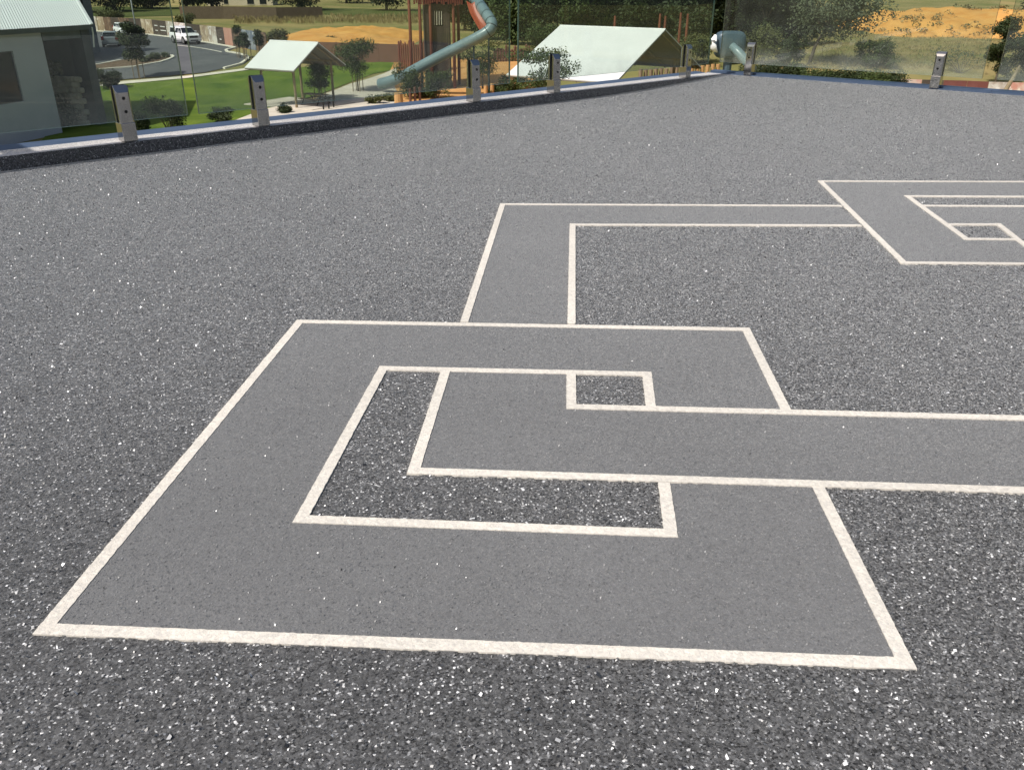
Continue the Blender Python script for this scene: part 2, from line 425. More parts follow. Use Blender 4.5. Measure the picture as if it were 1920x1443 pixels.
def chips(name, mats, share, XY, smin, smax, power, tilt, base, lift=.22):
    X, Y = XY; n = len(X)
    sz = smin + (smax - smin) * rng.random(n) ** power
    th = rng.uniform(0, 2 * np.pi, n); ti = np.abs(rng.normal(0, tilt, n)).clip(0, 1.25); ta = rng.uniform(0, 2 * np.pi, n)
    nx, ny = np.sin(ti) * np.cos(ta), np.sin(ti) * np.sin(ta); nz_ = np.cos(ti)
    zc = deck_z_np(X, Y) + base + sz * np.sin(ti) * lift
    V = np.zeros((n, 4, 3))
    for k in range(4):
        a = th + k * np.pi / 2 + rng.uniform(-.45, .45, n); r = sz * .5 * rng.uniform(.65, 1.15, n)
        dx, dy = r * np.cos(a), r * np.sin(a)
        # lean the flat chip so that its normal is (nx, ny, nz)
        dz = -(nx * dx + ny * dy) / np.maximum(nz_, .3)
        V[:, k, 0] = X + dx * (1 - .35 * nx ** 2); V[:, k, 1] = Y + dy * (1 - .35 * ny ** 2); V[:, k, 2] = zc + dz
    me = bpy.data.meshes.new(name)
    me.vertices.add(4 * n); me.vertices.foreach_set('co', V.reshape(-1))
    me.loops.add(4 * n); me.loops.foreach_set('vertex_index', np.arange(4 * n, dtype=np.int32))
    me.polygons.add(n); me.polygons.foreach_set('loop_start', np.arange(0, 4 * n, 4, dtype=np.int32))
    mi = rng.choice(len(mats), n, p=np.array(share) / sum(share)).astype(np.int32)
    me.polygons.foreach_set('material_index', mi)
    for m in mats: me.materials.append(m)
    me.update(calc_edges=True)
    o = bpy.data.objects.new(name, me); scene.collection.objects.link(o); o.parent = deck
    return tag(o, kind='stuff')
def chip_mat(name, v, rough=.3, w=.0, sheen=.45):
    m, n, l, b = new_mat(name); b.inputs['Base Color'].default_value = rgb(G(v, w)); b.inputs['Roughness'].default_value = rough
    b.inputs['Specular IOR Level'].default_value = .4
    b.inputs['Sheen Weight'].default_value = sheen; b.inputs['Sheen Roughness'].default_value = .42; b.inputs['Sheen Tint'].default_value = (1, .98, .96, 1)
    b.inputs['Coat Weight'].default_value = 1.0
    # trodden, faintly dirty patches: tone and gloss drift over the floor
    tc = n.new('ShaderNodeTexCoord'); no = n.new('ShaderNodeTexNoise'); no.inputs['Scale'].default_value = 1.4; no.inputs['Detail'].default_value = 6; no.inputs['Roughness'].default_value = .62
    l.new(tc.outputs['Object'], no.inputs['Vector'])
    r1 = n.new('ShaderNodeMapRange'); r1.inputs[1].default_value = .3; r1.inputs[2].default_value = .7; r1.inputs[3].default_value = .80; r1.inputs[4].default_value = 1.18; l.new(no.outputs['Fac'], r1.inputs[0])
    vm = n.new('ShaderNodeVectorMath'); vm.operation = 'SCALE'; vm.inputs[0].default_value = G(v, w); l.new(r1.outputs[0], vm.inputs['Scale']); l.new(vm.outputs[0], b.inputs['Base Color'])
    r2 = n.new('ShaderNodeMapRange'); r2.inputs[1].default_value = .3; r2.inputs[2].default_value = .7; r2.inputs[3].default_value = .38; r2.inputs[4].default_value = .16; l.new(no.outputs['Fac'], r2.inputs[0]); l.new(r2.outputs[0], b.inputs['Coat Roughness'])
    return m
CM = [chip_mat('chip_black', .012), chip_mat('chip_charcoal', .056, .35), chip_mat('chip_mid_grey', .116, .35), chip_mat('chip_pale_grey', .225, .35), chip_mat('chip_light', .42, .35), chip_mat('chip_white', .80, .4)]
chips('flakes', CM, [.10, .26, .33, .17, .09, .05], scatter(34000, 'floor'), .0012, .0046, 1.6, .42, .0003, .40)
chips('large_flakes', [CM[0], CM[4], CM[5]], [.32, .36, .32], scatter(200, 'floor'), .0032, .0088, 3.0, .25, .0007, .40)
PM = [chip_mat('paint_grain_dark', .105, .45, 0.0, .45), chip_mat('paint_grain', .16, .45, 0.0, .45), chip_mat('paint_grain_light', .25, .4, 0.0, .45)]
chips('paint_grains', PM, [.28, .44, .28], scatter(36000, 'band'), .0011, .0032, 1.5, .38, .0017, .28)

# ------------------------------------------------------------------ fence: spigots and glass
HS, SLOT = 0.220, 0.074
def make_spigot():
    r = empty('spigot')
    w = .029
    # lower block and two jaws with a slot between them
    MB().box(-w, w, -.031, .031, 0, SLOT).build('base_block', M_steel, r, bevel=.002)
    def jaw(y0, y1, name):
        s = 1 if y1 > y0 else -1
        plan = [(-w, y0), (-w, y1 - s*.009), (-w + .008, y1), (w - .008, y1), (w, y1 - s*.009), (w, y0)]
        zt = [HS, HS - .014, HS - .028, HS - .028, HS - .014, HS]
        if s > 0: plan, zt = plan[::-1], zt[::-1]
        mb = MB(); k = len(plan)
        mb.add([(p[0], p[1], SLOT - .001) for p in plan] + [(p[0], p[1], z) for p, z in zip(plan, zt)],
               [tuple(range(k-1, -1, -1)), (k, k+1, k+4, k+5), (k+1, k+2, k+3, k+4)] + [(i, (i+1) % k, k+(i+1) % k, k+i) for i in range(k)])
        return mb.build(name, M_steel, r, bevel=.0012)
    jf = jaw(.0085, .0305, 'jaw'); jb = jaw(-.0085, -.0305, 'jaw')
    for s in (-1, 1):
        MB().box(-w - .0015, w + .0015, s*.0076 - .0012, s*.0076 + .0012, SLOT + .001, HS - .002).build('gasket', M_rubber, r)
    for z in (.118, .170):
        mb = MB(); mb.tube([(0, .0295, z), (0, .0312, z)], .0088, 14); sc = mb.build('screw', M_steel, jf, smooth=False)
        MB().tube([(0, .0300, z), (0, .03145, z)], .0068, 12).build('socket', M_hole, sc)
    return r
proto = make_spigot()
def fence_hit(px, py, P, D):       # where a sight line meets the upright plane of a fence
    d = ray(px, py); n2 = Vector((-D.y, D.x, 0))
    t = n2.dot(P - Vector((0, 0, EYE))) / n2.dot(d)
    q = Vector((0, 0, EYE)) + d * t
    return (q - P).dot(D), q.z
FL, FR = B0 + N * -0.006, CORNER + RN * -0.02
rzL, rzR = math.atan2(U.y, U.x), math.atan2(RD.y, RD.x)
# local +y must face the deck: rotate by 180 where needed
def face(rz, want):
    yv = Vector((-math.sin(rz), math.cos(rz), 0)); return rz if yv.dot(want) > 0 else rz + math.pi
spots = [(FL, U, face(rzL, N), fence_hit(241, 262, FL, U)[0], 'steel glass clamp leftmost on the left fence beside the grey house'),
         (FL, U, face(rzL, N), fence_hit(490, 234, FL, U)[0], 'steel glass clamp in front of the lawn and gabled shelter'),
         (FL, U, face(rzL, N), fence_hit(888, 186, FL, U)[0], 'steel glass clamp in front of the slide tower'),
         (FL, U, face(rzL, N), fence_hit(1038, 168, FL, U)[0], 'steel glass clamp at the left side of the large white gable roof'),
         (FL, U, face(rzL, N), fence_hit(1284, 140, FL, U)[0], 'steel glass clamp right of the large white gable roof near the fence corner'),
         (FR, RD, face(rzR, RN), fence_hit(1404, 139, FR, RD)[0], 'steel glass clamp just right of the fence corner beside the blue hood'),
         (FR, RD, face(rzR, RN), fence_hit(1753, 164, FR, RD)[0], 'steel glass clamp on the right fence in front of the dry paddock'),
         (FL, U, face(rzL, N), -.14, 'steel glass clamp out of view at far left, added for its shadow on the kerb')]  # last clamp added out of view so its shadow falls along the kerb top
for i, (P, D, rz, t, lab) in enumerate(spots):
    o = proto if i == 0 else copy_tree(proto)
    q = P + D * t; o.location = (q.x, q.y, KZ + .002 if D is U else KZ + .006); o.rotation_euler.z = rz
    tag(o, lab, 'glass clamp', 'steel clamps holding the glass fence')

def pane(P, D, t0, t1, label):
    o0 = P + D * t0; L = t1 - t0; th = .0068; zb = KZ + SLOT + .006; H = 0.98
    mb = MB()
    ch = .0012
    mb.add([(0,-th,0),(L,-th,0),(L,-th,H),(0,-th,H)], [(0,1,2,3)], 0)
    mb.add([(0,th,0),(L,th,0),(L,th,H),(0,th,H)], [(3,2,1,0)], 0)
    mb.add([(0,-th,0),(L,-th,0),(L,th,0),(0,th,0),(0,-th,H),(L,-th,H),(L,th,H),(0,th,H)], [(0,3,2,1),(4,5,6,7),(0,4,7,3),(1,2,6,5)], 1)
    o = mb.build('glass_panel', [M_glass, M_gedge]); o.location = (o0.x, o0.y, zb); o.rotation_euler.z = math.atan2(D.y, D.x)
    return tag(o, label, 'glass panel', 'frameless glass fence panels')
tsh = (at_z(45, 290, KZ) - B0).dot(U)
hl = SUN_DIR.copy(); zz = 1.5; shift = zz / -hl.z
pc = B0 + U * tsh - Vector((hl.x, hl.y, 0)) * shift
po = (pc - B0).dot(N); pt_ = (pc - B0).dot(U)
pb_ = B0 + U * pt_
bp_ = empty('shadow_post', (pb_.x, pb_.y, 0), math.atan2(U.y, U.x), 'unseen steel post and arm added beyond the left end of the fence to cast a shadow on the kerb', 'post')  # unseen post and arm added only to throw a shadow across the left kerb
MB().box(-.035, .035, .32 - po, .39 - po, -.6, KZ + zz + .04).build('post', M_steel, bp_, bevel=.003)
MB().box(-.034, .034, -.05 - po, .319 - po, KZ + zz - .03, KZ + zz + .03).build('arm', M_steel, bp_, bevel=.003)
gx = lambda x, y, P, D: fence_hit(x, y, P, D)[0]
pane(FL, U, -1.1, gx(352,218,FL,U), 'frameless glass panel in front of the grey house at left')
pane(FL, U, gx(373,212,FL,U), gx(955,152,FL,U), 'frameless glass panel in front of the lawn, shelter and slide')
pane(FL, U, gx(971,151,FL,U), gx(1328,116,FL,U), 'frameless glass panel in front of the large white gable roof')
pane(FR, RD, gx(1350,112,FR,RD), gx(1841,150,FR,RD), 'frameless glass panel in front of the dry paddock, right of the corner')
pane(FR, RD, gx(1868,152,FR,RD), gx(1868,152,FR,RD) + 1.4, 'frameless glass panel cut off by the right edge of the picture')
# ------------------------------------------------------------------ ground
M_dry = mat('dry_paddock', (.30,.235,.10), (.18,.175,.06), 0.13, 0.95, 0.1, 0, 0.1, 8, contrast=(.38,.62), bscale=2.0)
M_lawn = mat('lawn_grass', (.058,.105,.011), (.135,.185,.022), 0.45, 0.9, 0.03, 0, 0.15, 9, contrast=(.3,.7), bscale=12)
M_paddock = mat('green_paddock', (.06,.08,.02), (.105,.115,.038), 0.08, 0.95, 0.05, 0, 0.1, 8, contrast=(.35,.65))
M_asphalt = mat('asphalt', (.085,.088,.092), (.115,.118,.12), 0.5, 0.85, 0.006, 0, 0.3, 8, bscale=40)
M_conc = mat('pale_concrete', (.58,.53,.42), (.68,.63,.52), 0.9, 0.85, 0.004, 0, 0.2, 6)
M_paving = mat('park_paving', (.50,.45,.36), (.62,.56,.46), 0.9, 0.85, 0.004, 0, 0.2, 6)
M_kerbc = mat('concrete_kerb', (.62,.58,.48), (.72,.68,.58), 2.0, 0.8, 0.004, 0, 0.2, 6)
M_sand = mat('orange_sand', (.56,.26,.065), (.66,.36,.11), 0.45, 0.95, 0.12, 0, 0.1, 9, contrast=(.3,.7), bscale=1.2)
M_sand2 = mat('play_sand', (.48,.24,.08), (.58,.33,.13), 0.7, 0.95, 0.02, 0, 0.1, 8)
M_mulch = mat('garden_mulch', (.10,.07,.045), (.17,.12,.08), 3.0, 0.95, 0.03, 0, 0.1, 8)

tm = MB()
xs = [-420, -320, -240, -190, -150, -120] + [-100 + 2.5 * i for i in range(81)] + [120, 150, 190, 240, 320, 420]
ys = [-60, -20, 10, 20, 30, 40] + [45 + 2.5 * i for i in range(46)] + [165, 172, 180, 190, 200, 215, 230, 250, 275, 300, 340, 380, 440, 500, 580, 680]
tv = [(x, y, terrain_z(x, y)) for y in ys for x in xs]; nx = len(xs)
tm.add(tv, [(j*nx+i, j*nx+i+1, (j+1)*nx+i+1, (j+1)*nx+i) for j in range(len(ys)-1) for i in range(nx-1)])
ground = tm.build('ground', M_dry, smooth=True); tag(ground, kind='structure')

def tri_sheet(name, outline, offz, material, maxe=3.0, kind='structure'):
    """flat-laid sheet that follows the terrain"""
    import bmesh
    P = [(p.x, p.y) for p in outline]
    bm = bmesh.new(); vs = [bm.verts.new((x, y, 0)) for x, y in P]; f = bm.faces.new(vs)
    bmesh.ops.triangulate(bm, faces=bm.faces[:])
    for _ in range(8):
        es = [e for e in bm.edges if e.calc_length() > maxe]
        if not es: break
        bmesh.ops.subdivide_edges(bm, edges=es, cuts=1, use_grid_fill=False)
        bmesh.ops.triangulate(bm, faces=[f for f in bm.faces if len(f.verts) > 3])
    for v in bm.verts: v.co.z = terrain_z(v.co.x, v.co.y) + offz
    bmesh.ops.recalc_face_normals(bm, faces=bm.faces[:])
    if sum(f.normal.z for f in bm.faces) < 0: bmesh.ops.reverse_faces(bm, faces=bm.faces[:])
    me = bpy.data.meshes.new(name); bm.to_mesh(me); bm.free(); me.materials.append(material)
    o = bpy.data.objects.new(name, me); scene.collection.objects.link(o)
    return tag(o, kind=kind)
GA = ground_at
def gpx(*pts): return [GA(*p) for p in pts]
tri_sheet('lawn', gpx((150,165),(233,157),(350,146),(467,131),(560,128),(640,122),(745,116),(740,132),(700,140),(650,158),(600,178),(540,195),(470,225),(380,262),(200,300),(60,290)), .05, M_lawn)
tri_sheet('green_field', gpx((100,14),(330,14),(620,16),(960,22),(960,34),(740,36),(600,28),(330,30),(185,34),(100,34)), .06, M_paddock, 8.0)
tri_sheet('road', gpx((60,58),(187,60.5),(225,62.5),(277,66.5),(319,71.5),(386,81.5),(442,91.5),(424,98.5),(460,106.5),(464,112.5),(452,122.5),(383,137.5),(280,147),(215,152),(60,168)), .07, M_asphalt)
tri_sheet('footpath', gpx((150,163),(233,155),(350,144.5),(467,129.5),(560,126),(560,129),(467,133.5),(350,149),(233,160),(150,168)), .10, M_conc)
tri_sheet('footpath', gpx((745,128),(720,140),(690,150),(655,160),(610,178),(585,190),(560,198),(500,206),(420,236),(340,262),(250,290),(250,330),(700,330),(760,200),(740,165)), .08, M_paving)
tri_sheet('sand_pit', gpx((740,116),(960,108),(1000,120),(1010,190),(1000,330),(760,330),(700,205),(720,160)), .06, M_sand2)
tri_sheet('garden_bed', gpx((60,134),(150,128),(186,124),(227,115.5),(300,108),(322,107),(324,110.5),(300,119),(253,127.5),(186,133.5),(60,146)), .13, M_mulch)
def kerb_line(pts, w=.16, h=.17, mt=M_kerbc):
    q = gpx(*pts); mb = MB(); ring = []
    for i, p in enumerate(q):
        t = (q[min(i+1, len(q)-1)] - q[max(i-1, 0)]); t.z = 0; t.normalize(); n2 = Vector((-t.y, t.x, 0)) * w
        z = terrain_z(p.x, p.y)
        ring.append([Vector((p.x+n2.x, p.y+n2.y, z-.1)), Vector((p.x+n2.x*.9, p.y+n2.y*.9, z+h)), Vector((p.x-n2.x*.9, p.y-n2.y*.9, z+h)), Vector((p.x-n2.x, p.y-n2.y, z-.1))])
    mb.loft(ring); o = mb.build('kerb', mt); tag(o, kind='structure'); return o
kerb_line([(100,58),(187,60),(225,62),(277,66),(319,71),(386,81),(442,91)])
kerb_line([(442,91),(424,96),(426,99),(445,102),(460,106),(465,109),(464,113),(452,122),(420,130)])
kerb_line([(100,140),(186,133),(253,127),(300,119),(318,113),(325,109),(322,106)])
kerb_line([(130,130),(186,123),(227,115)])
# faint painted road line
tri_sheet('road_marking', gpx((330,86.0),(360,89.2),(416,99.2),(416,100),(360,90),(330,86.6)), .085, M_kerbc)

# ------------------------------------------------------------------ foliage
def leaf_mat(name, c, c2):
    m = mat(name, c, c2, 1.1, 0.6, 0, 0, 0.25, 6, contrast=(.3,.7)); return m
L_dark = leaf_mat('dark_leaf', (.020,.031,.010), (.046,.063,.019))
L_mid = leaf_mat('green_leaf', (.036,.056,.014), (.078,.105,.027))
L_olive = leaf_mat('olive_leaf', (.066,.076,.023), (.115,.12,.04))
L_gum = leaf_mat('grey_green_leaf', (.07,.085,.045), (.12,.135,.075))
L_yell = leaf_mat('dry_grass_leaf', (.24,.19,.085), (.36,.28,.13))
M_bark = mat('bark', (.09,.07,.05), (.16,.13,.10), 4, 0.9, 0.02, stretch=(1, 1, .25))
M_stake = mat('timber_stake', (.17,.12,.07), (.26,.19,.12), 6, 0.85, 0.004, stretch=(1, 1, .2))
class Leaves:
    def __init__(s): s.v = []; s.f = []
    def quad(s, c, n, a, w, l):
        t = a - n * a.dot(n)
        if t.length < 1e-4: t = n.orthogonal()
        t.normalize(); b = n.cross(t)
        k = len(s.v)
        s.v += [tuple(c - t*l*.5), tuple(c + b*w*.5 + t*l*.08), tuple(c + t*l*.5 + n*l*.1), tuple(c - b*w*.5 - t*l*.05)]
        s.f.append((k, k+1, k+2, k+3))
    def build(s, name, material, parent):
        me = bpy.data.meshes.new(name); me.from_pydata(s.v, [], s.f); me.materials.append(material); me.update()
        o = bpy.data.objects.new(name, me); scene.collection.objects.link(o); o.parent = parent; return o
def rv(): return Vector((random.gauss(0, 1), random.gauss(0, 1), random.gauss(0, 1))).normalized()
def crown(parent, clumps, n, leaf, material, droop=0.0, name='crown'):
    """clumps: (centre, rx, rz). leaves gathered in sprigs round each clump"""
    L = Leaves(); tot = sum(c[1] ** 2 for c in clumps)
    for c, rx, rz in clumps:
        k = int(n * 1.9 * rx * rx / tot / 5) + 1
        for _ in range(k):
            d = rv(); rr = random.random() ** .45
            p = Vector(c) + Vector((d.x*rx, d.y*rx, d.z*rz)) * rr
            ax = (d + Vector((0, 0, -droop)) + rv()*.4).normalized()
            for q in range(5):
                pp = p + rv() * leaf * 1.1
                L.quad(pp, (rv() + Vector((0, 0, .8)) + d*.4).normalized(), ax + rv()*.7, leaf*random.uniform(.45,.8), leaf*random.uniform(.8,1.5))
    return L.build(name, material, parent)
def limb_tubes(mb, base, targets, r0):
    for t in targets:
        t = Vector(t); mid = base.lerp(t, .5) + rv() * (t - base).length * .08
        mb.tube([base, mid, t], [r0, r0*.65, r0*.25], 5)
def tree(name, loc, h, cr, label, cat='tree', mt=L_mid, n=2600, leaf=.16, trunk=.12, fork=.35, lean=(0, 0), group=None, stakes=0, flat=.8, droop=.2, nclump=11, low=.38, bark=None):
    e = empty(name, loc, 0, label, cat, group)
    lx, ly = lean; top = Vector((lx, ly, h * fork))
    cl = []
    for i in range(nclump):
        a = i * 2.4 + random.uniform(-.4, .4); rr = cr * random.uniform(.15, .85); z = h * random.uniform(low + .08, .88)
        k = 1 - .45 * abs((z / h - (low + 1) / 2) / ((1 - low) / 2))
        cl.append((Vector((lx*1.6 + rr*k*math.cos(a), ly*1.6 + rr*k*math.sin(a), z)), cr * random.uniform(.42, .66), cr * random.uniform(.34, .54) * flat))
    mb = MB(); mb.tube([(0,0,-.2), (lx*.3,ly*.3,h*fork*.5), top], [trunk*1.25, trunk, trunk*.75], 7)
    limb_tubes(mb, top, [c[0] for c in cl[:7]], trunk*.55)
    mb.tube([top, Vector((lx*1.4, ly*1.4, h*.75))], [trunk*.7, trunk*.2], 6)
    mb.build('trunk', bark or M_bark, e, smooth=True)
    crown(e, cl, n, leaf, mt, droop)
    if stakes:
        for i in range(stakes):
            a = i * 6.283 / stakes + .5
            MB().tube([(.45*math.cos(a), .45*math.sin(a), -.1), (.45*math.cos(a), .45*math.sin(a), 1.5)], .035, 6).build('stake', M_stake, e)
    return e
def shrub(loc, h, r, label, mt=L_mid, n=900, leaf=.10, group=None, name='shrub'):
    e = empty(name, loc, 0, label, 'shrub', group)
    cl = [(Vector((random.uniform(-.7,.7)*r, random.uniform(-.7,.7)*r, h*random.uniform(.28,.78))), r*random.uniform(.26,.58), h*random.uniform(.14,.30)) for _ in range(11)]
    mb = MB()
    for c in cl: mb.tube([(0,0,-.1), c[0]*.5 + Vector((0,0,.05)), c[0]], [.03,.022,.012], 5)
    mb.build('stem', M_bark, e); crown(e, cl, n, leaf, mt, 0, 'foliage'); return e
def up_h(base, px, py):          # height that reaches picture row py above a base point
    return at_y(px, py, base.y).z - base.z

def ptree(px, py, top, wpx, label, **k):
    b = GA(px, py); h = up_h(b, px, top); r = wpx * .5 * b.y / 1731
    return tree(k.pop('name', 'tree'), b, h, r, label, **k)
def pshrub(px, py, top, wpx, label, **k):
    b = GA(px, py); h = max(.4, up_h(b, px, top)); r = wpx * .5 * b.y / 1731
    return shrub(b, h, r, label, **k)
YG = 'young staked trees in the park'
ptree(262,149,34,50,'young staked tree in front of the road beside the white hatchback', name='young_tree', stakes=4, n=4200, leaf=.17, trunk=.06, group=YG, mt=L_dark, fork=.4, low=.33)
ptree(601,187,108,56,'rounded young tree right of the small gabled shelter', name='young_tree', stakes=4, n=2600, leaf=.12, trunk=.05, group=YG, mt=L_mid, low=.25, fork=.35)
ptree(672,173,70,74,'taller young tree in front of the brown boundary fence', name='young_tree', stakes=4, n=3200, leaf=.13, trunk=.06, group=YG, mt=L_mid, low=.28, fork=.35)
for px, py, tp, lab in ((451,110,44,'slim street sapling left of the pair by the kerb corner'), (464,116,58,'slim dense sapling nearest the kerb corner'), (488,104,45,'slim street sapling behind the small shelter roof')):
    ptree(px, py, tp, 20, lab, name='street_sapling', n=900, leaf=.16, trunk=.05, mt=L_dark, fork=.4, low=.3, stakes=3, group='saplings by the kerb corner')
pshrub(522,88,54,42,'round green shrub behind the small shelter ridge', mt=L_olive, n=1800, leaf=.2)
pshrub(616,86,69,26,'low green shrub at the foot of the sand mound', mt=L_olive, n=900, leaf=.16)
pshrub(212,168,128,50,'dark shrub at the corner of the grey house', mt=L_dark, n=1800, leaf=.14)
for px, py, tp, w, lab in ((272,118,104,20,'low grey shrub at the left of the traffic island'), (292,113,99,22,'low grey shrub in the middle of the traffic island'), (310,110,99,14,'low grey shrub at the tip of the traffic island')):
    pshrub(px, py, tp, w, lab, mt=L_gum, n=600, leaf=.12, group='shrubs on the traffic island')
pshrub(318,248,180,66,'leafy shrub behind the glass right of the leftmost clamp', mt=L_dark, n=2200, leaf=.12)
pshrub(262,262,205,50,'low leafy shrub just right of the leftmost clamp', mt=L_dark, n=1500, leaf=.12)
pshrub(412,232,202,50,'dark shrub on the lawn edge under the glass panel', mt=L_dark, n=1500, leaf=.11)
pshrub(533,214,194,30,'small dark shrub left of the shelter post', mt=L_dark, n=900, leaf=.1)
for px, py, tp, w, lab in ((700,196,178,40,'low flowering shrub right of the shelter paving'),(735,192,176,36,'low shrub beside the cut log'),(800,184,166,50,'olive shrub under the glass below the slide')):
    pshrub(px, py, tp, w, lab, mt=L_olive, n=1100, leaf=.11, group='low shrubs at the playground edge')
pshrub(768,186,112,60,'round shrub hiding the middle of the slide', mt=L_mid, n=2400, leaf=.13)
pshrub(820,188,128,58,'round shrub at the foot of the play tower', mt=L_mid, n=2200, leaf=.13)
ptree(905,168,58,84,'light feathery tree right of the slide', n=2600, leaf=.13, trunk=.07, mt=L_mid, low=.22, fork=.3, flat=.6)
ptree(1012,262,70,140,'spreading tree at the left of the white gable roof', n=2000, leaf=.13, trunk=.06, mt=L_mid, low=.45, fork=.5, flat=.35, droop=.1)
pshrub(958,180,138,52,'leafy shrub in the gap between two glass panels', mt=L_mid, n=1800, leaf=.12)
pshrub(928,182,160,44,'leafy shrub behind the clamp by the slide tower', mt=L_mid, n=1400, leaf=.11)

# tree belt beyond the playground
BELT = 'trees in the belt behind the playground'
belt = [(872,58,-70,80,L_dark,'dark tree right behind the play tower'),(920,74,-60,90,L_dark,'dark tree behind the upper bend of the slide'),(962,84,-70,120,L_mid,'tall tree directly above the gap between two glass panels'),(1030,74,-90,130,L_dark,'dark tree above the left end of the white roof'),
        (1095,80,-60,110,L_mid,'green tree above the middle of the white roof'),(1150,70,-100,130,L_dark,'tall dark tree above the white roof ridge'),
        (1205,82,-70,110,L_dark,'dark tree behind the red posts'),(1262,80,-95,130,L_mid,'green tree right of the red posts'),
        (1318,92,-70,110,L_dark,'dark tree behind the gap at the fence corner'),(1372,84,-90,120,L_dark,'dark tree above the blue hood'),
        (1430,88,-60,110,L_dark,'dark tree above the corner clamp'),(1482,84,-80,110,L_dark,'dark tree left of the leaning gum')]
belt += [(px, 58, -60, 120, L_dark, lab) for px, lab in ((995,'second row dark tree behind the gap between two glass panels'),(1062,'second row dark tree above the left half of the white roof'),(1128,'second row dark tree above the right half of the white roof'),(1182,'second row dark tree left of the paired red posts'),(1236,'second row dark tree right above the paired red posts'),(1292,'second row dark tree left of the fence corner gap'),(1346,'second row dark tree right of the fence corner gap'),(1402,'second row dark tree above the corner clamp top'),(1458,'second row dark tree behind the leaning gum'))]
for px, py, tp, w, mt_, lab in belt:
    ptree(px, py, tp, w, lab, n=6000, leaf=.38, trunk=.22, mt=mt_, low=.04, fork=.3, group=BELT, nclump=18)
for px, py, tp, w, mt_, lab in [(1085,112,60,80,L_olive,'olive bush behind the left half of the white roof'),(1300,122,62,90,L_olive,'olive bush right of the white roof'),(1370,118,60,70,L_olive,'olive bush behind the blue hood'),(1425,124,48,90,L_olive,'tall olive bush right of the corner clamp'),(1480,128,66,60,L_dark,'dark bush left of the leaning gum'),(1240,110,70,60,L_dark,'dark bush at the foot of the red posts'),(1010,104,40,80,L_mid,'green bush behind the spreading tree')]:
    pshrub(px, py, tp, w, lab, mt=mt_, n=2400, leaf=.2, group='bushes under the tree belt')
g = GA(1516,122)
tree('gum_tree', g, up_h(g,1530,-20), 90*g.y/1731, 'leaning gum tree with a slender dark trunk at the paddock edge', n=3800, leaf=.26, trunk=.16, mt=L_gum, fork=.5, lean=(1.3, .3), low=.42, nclump=16)
pshrub(1640,126,72,78,'round bush alone in the dry paddock', mt=L_mid, n=2600, leaf=.17)
pshrub(1800,138,82,110,'thin half bare bush right of the right fence clamp', mt=L_gum, n=420, leaf=.15)
ptree(1865,160,20,60,'dark tree in the gap at the far right of the fence', n=3000, leaf=.18, trunk=.1, mt=L_dark, low=.1, fork=.3)
ptree(1925,150,-60,110,'tall dark tree at the right edge of the picture', n=4200, leaf=.25, trunk=.16, mt=L_dark, low=.08, fork=.3, nclump=16)
pshrub(1600,24,-6,60,'dark bush on top of the orange bank', mt=L_dark, n=1200, leaf=.3)
ords = ('first', 'second', 'third', 'fourth', 'fifth', 'sixth', 'seventh')
for i in range(7):
    pshrub(1432 + i * 40, 184 + i * 1.5, 113 + i * 3 + random.uniform(-3, 3), 84, ords[i] + ' dark shrub counted from the fence corner, seen under the right glass', mt=(L_dark, L_mid)[i % 3 == 2], n=3600, leaf=.14, group='shrubs below the right glass panel')
# far trees along the top of the picture
FT = 'far trees beyond the green field'
for px, py, tp, w, lab in ((150,24,-60,140,'far dark tree above the roof of the grey house'),(215,22,-50,90,'far dark tree above the white hatchback'),(285,17,-60,90,'far dark tree above the utility truck'),(350,18,-60,70,'far dark tree left of the cream house'),(398,16,-70,60,'far tree with a leaning trunk beside the cream house'),
        (560,20,-50,110,'far round dark tree right of the cream house'),(650,6,-60,90,'far dark tree above the sand mound'),(725,20,-70,100,'far spreading dark tree left of the play tower'),(858,26,-60,90,'far green tree right of the play tower'),(925,50,-50,90,'far green tree behind the top of the slide')):
    ptree(px, py, tp, w, lab, n=3000, leaf=.5, trunk=.3, mt=L_dark, low=.12, fork=.25, group=FT, nclump=15)
for px, py, tp, w, lab in ((205,36,18,60,'far low bush left of the hoarding'),(345,48,24,34,'green bush behind the hoarding by the truck')):
    pshrub(px, py, tp, w, lab, mt=L_olive, n=1500, leaf=.25)

# dry grass tufts
def tufts(name, count, boxf, mt_, hmin, hmax, label):
    L = Leaves()
    for _ in range(count):
        px, py = boxf(); p = GA(px, py)
        if name == 'dry_grass_bank': pass
        for k in range(7):
            a = random.uniform(0, 6.28); h = random.uniform(hmin, hmax)
            d = Vector((math.cos(a)*.4, math.sin(a)*.4, 1)).normalized()
            c = p + Vector((random.gauss(0,.25), random.gauss(0,.25), h*.45))
            L.quad(c, Vector((math.cos(a+1.2), math.sin(a+1.2), .2)).normalized(), d, h*.14, h)
    me = bpy.data.meshes.new(name); me.from_pydata(L.v, [], L.f); me.materials.append(mt_); me.update()
    o = bpy.data.objects.new(name, me); scene.collection.objects.link(o)
    return tag(o, label, 'grass', kind='stuff')
tufts('dry_grass', 1500, lambda: (random.uniform(1510, 1930), random.uniform(50, 132)), L_yell, .18, .42, 'dry straw coloured grass standing in the paddock at right')
tufts('dry_grass', 700, lambda: (random.uniform(440, 960), random.uniform(32, 46)), L_yell, .5, 1.1, 'dry straw coloured grass behind the orange sand mound')
tufts('green_tufts', 700, lambda: (random.uniform(1540, 1930), random.uniform(64, 128)), L_olive, .15, .35, 'olive green grass mixed into the dry paddock')

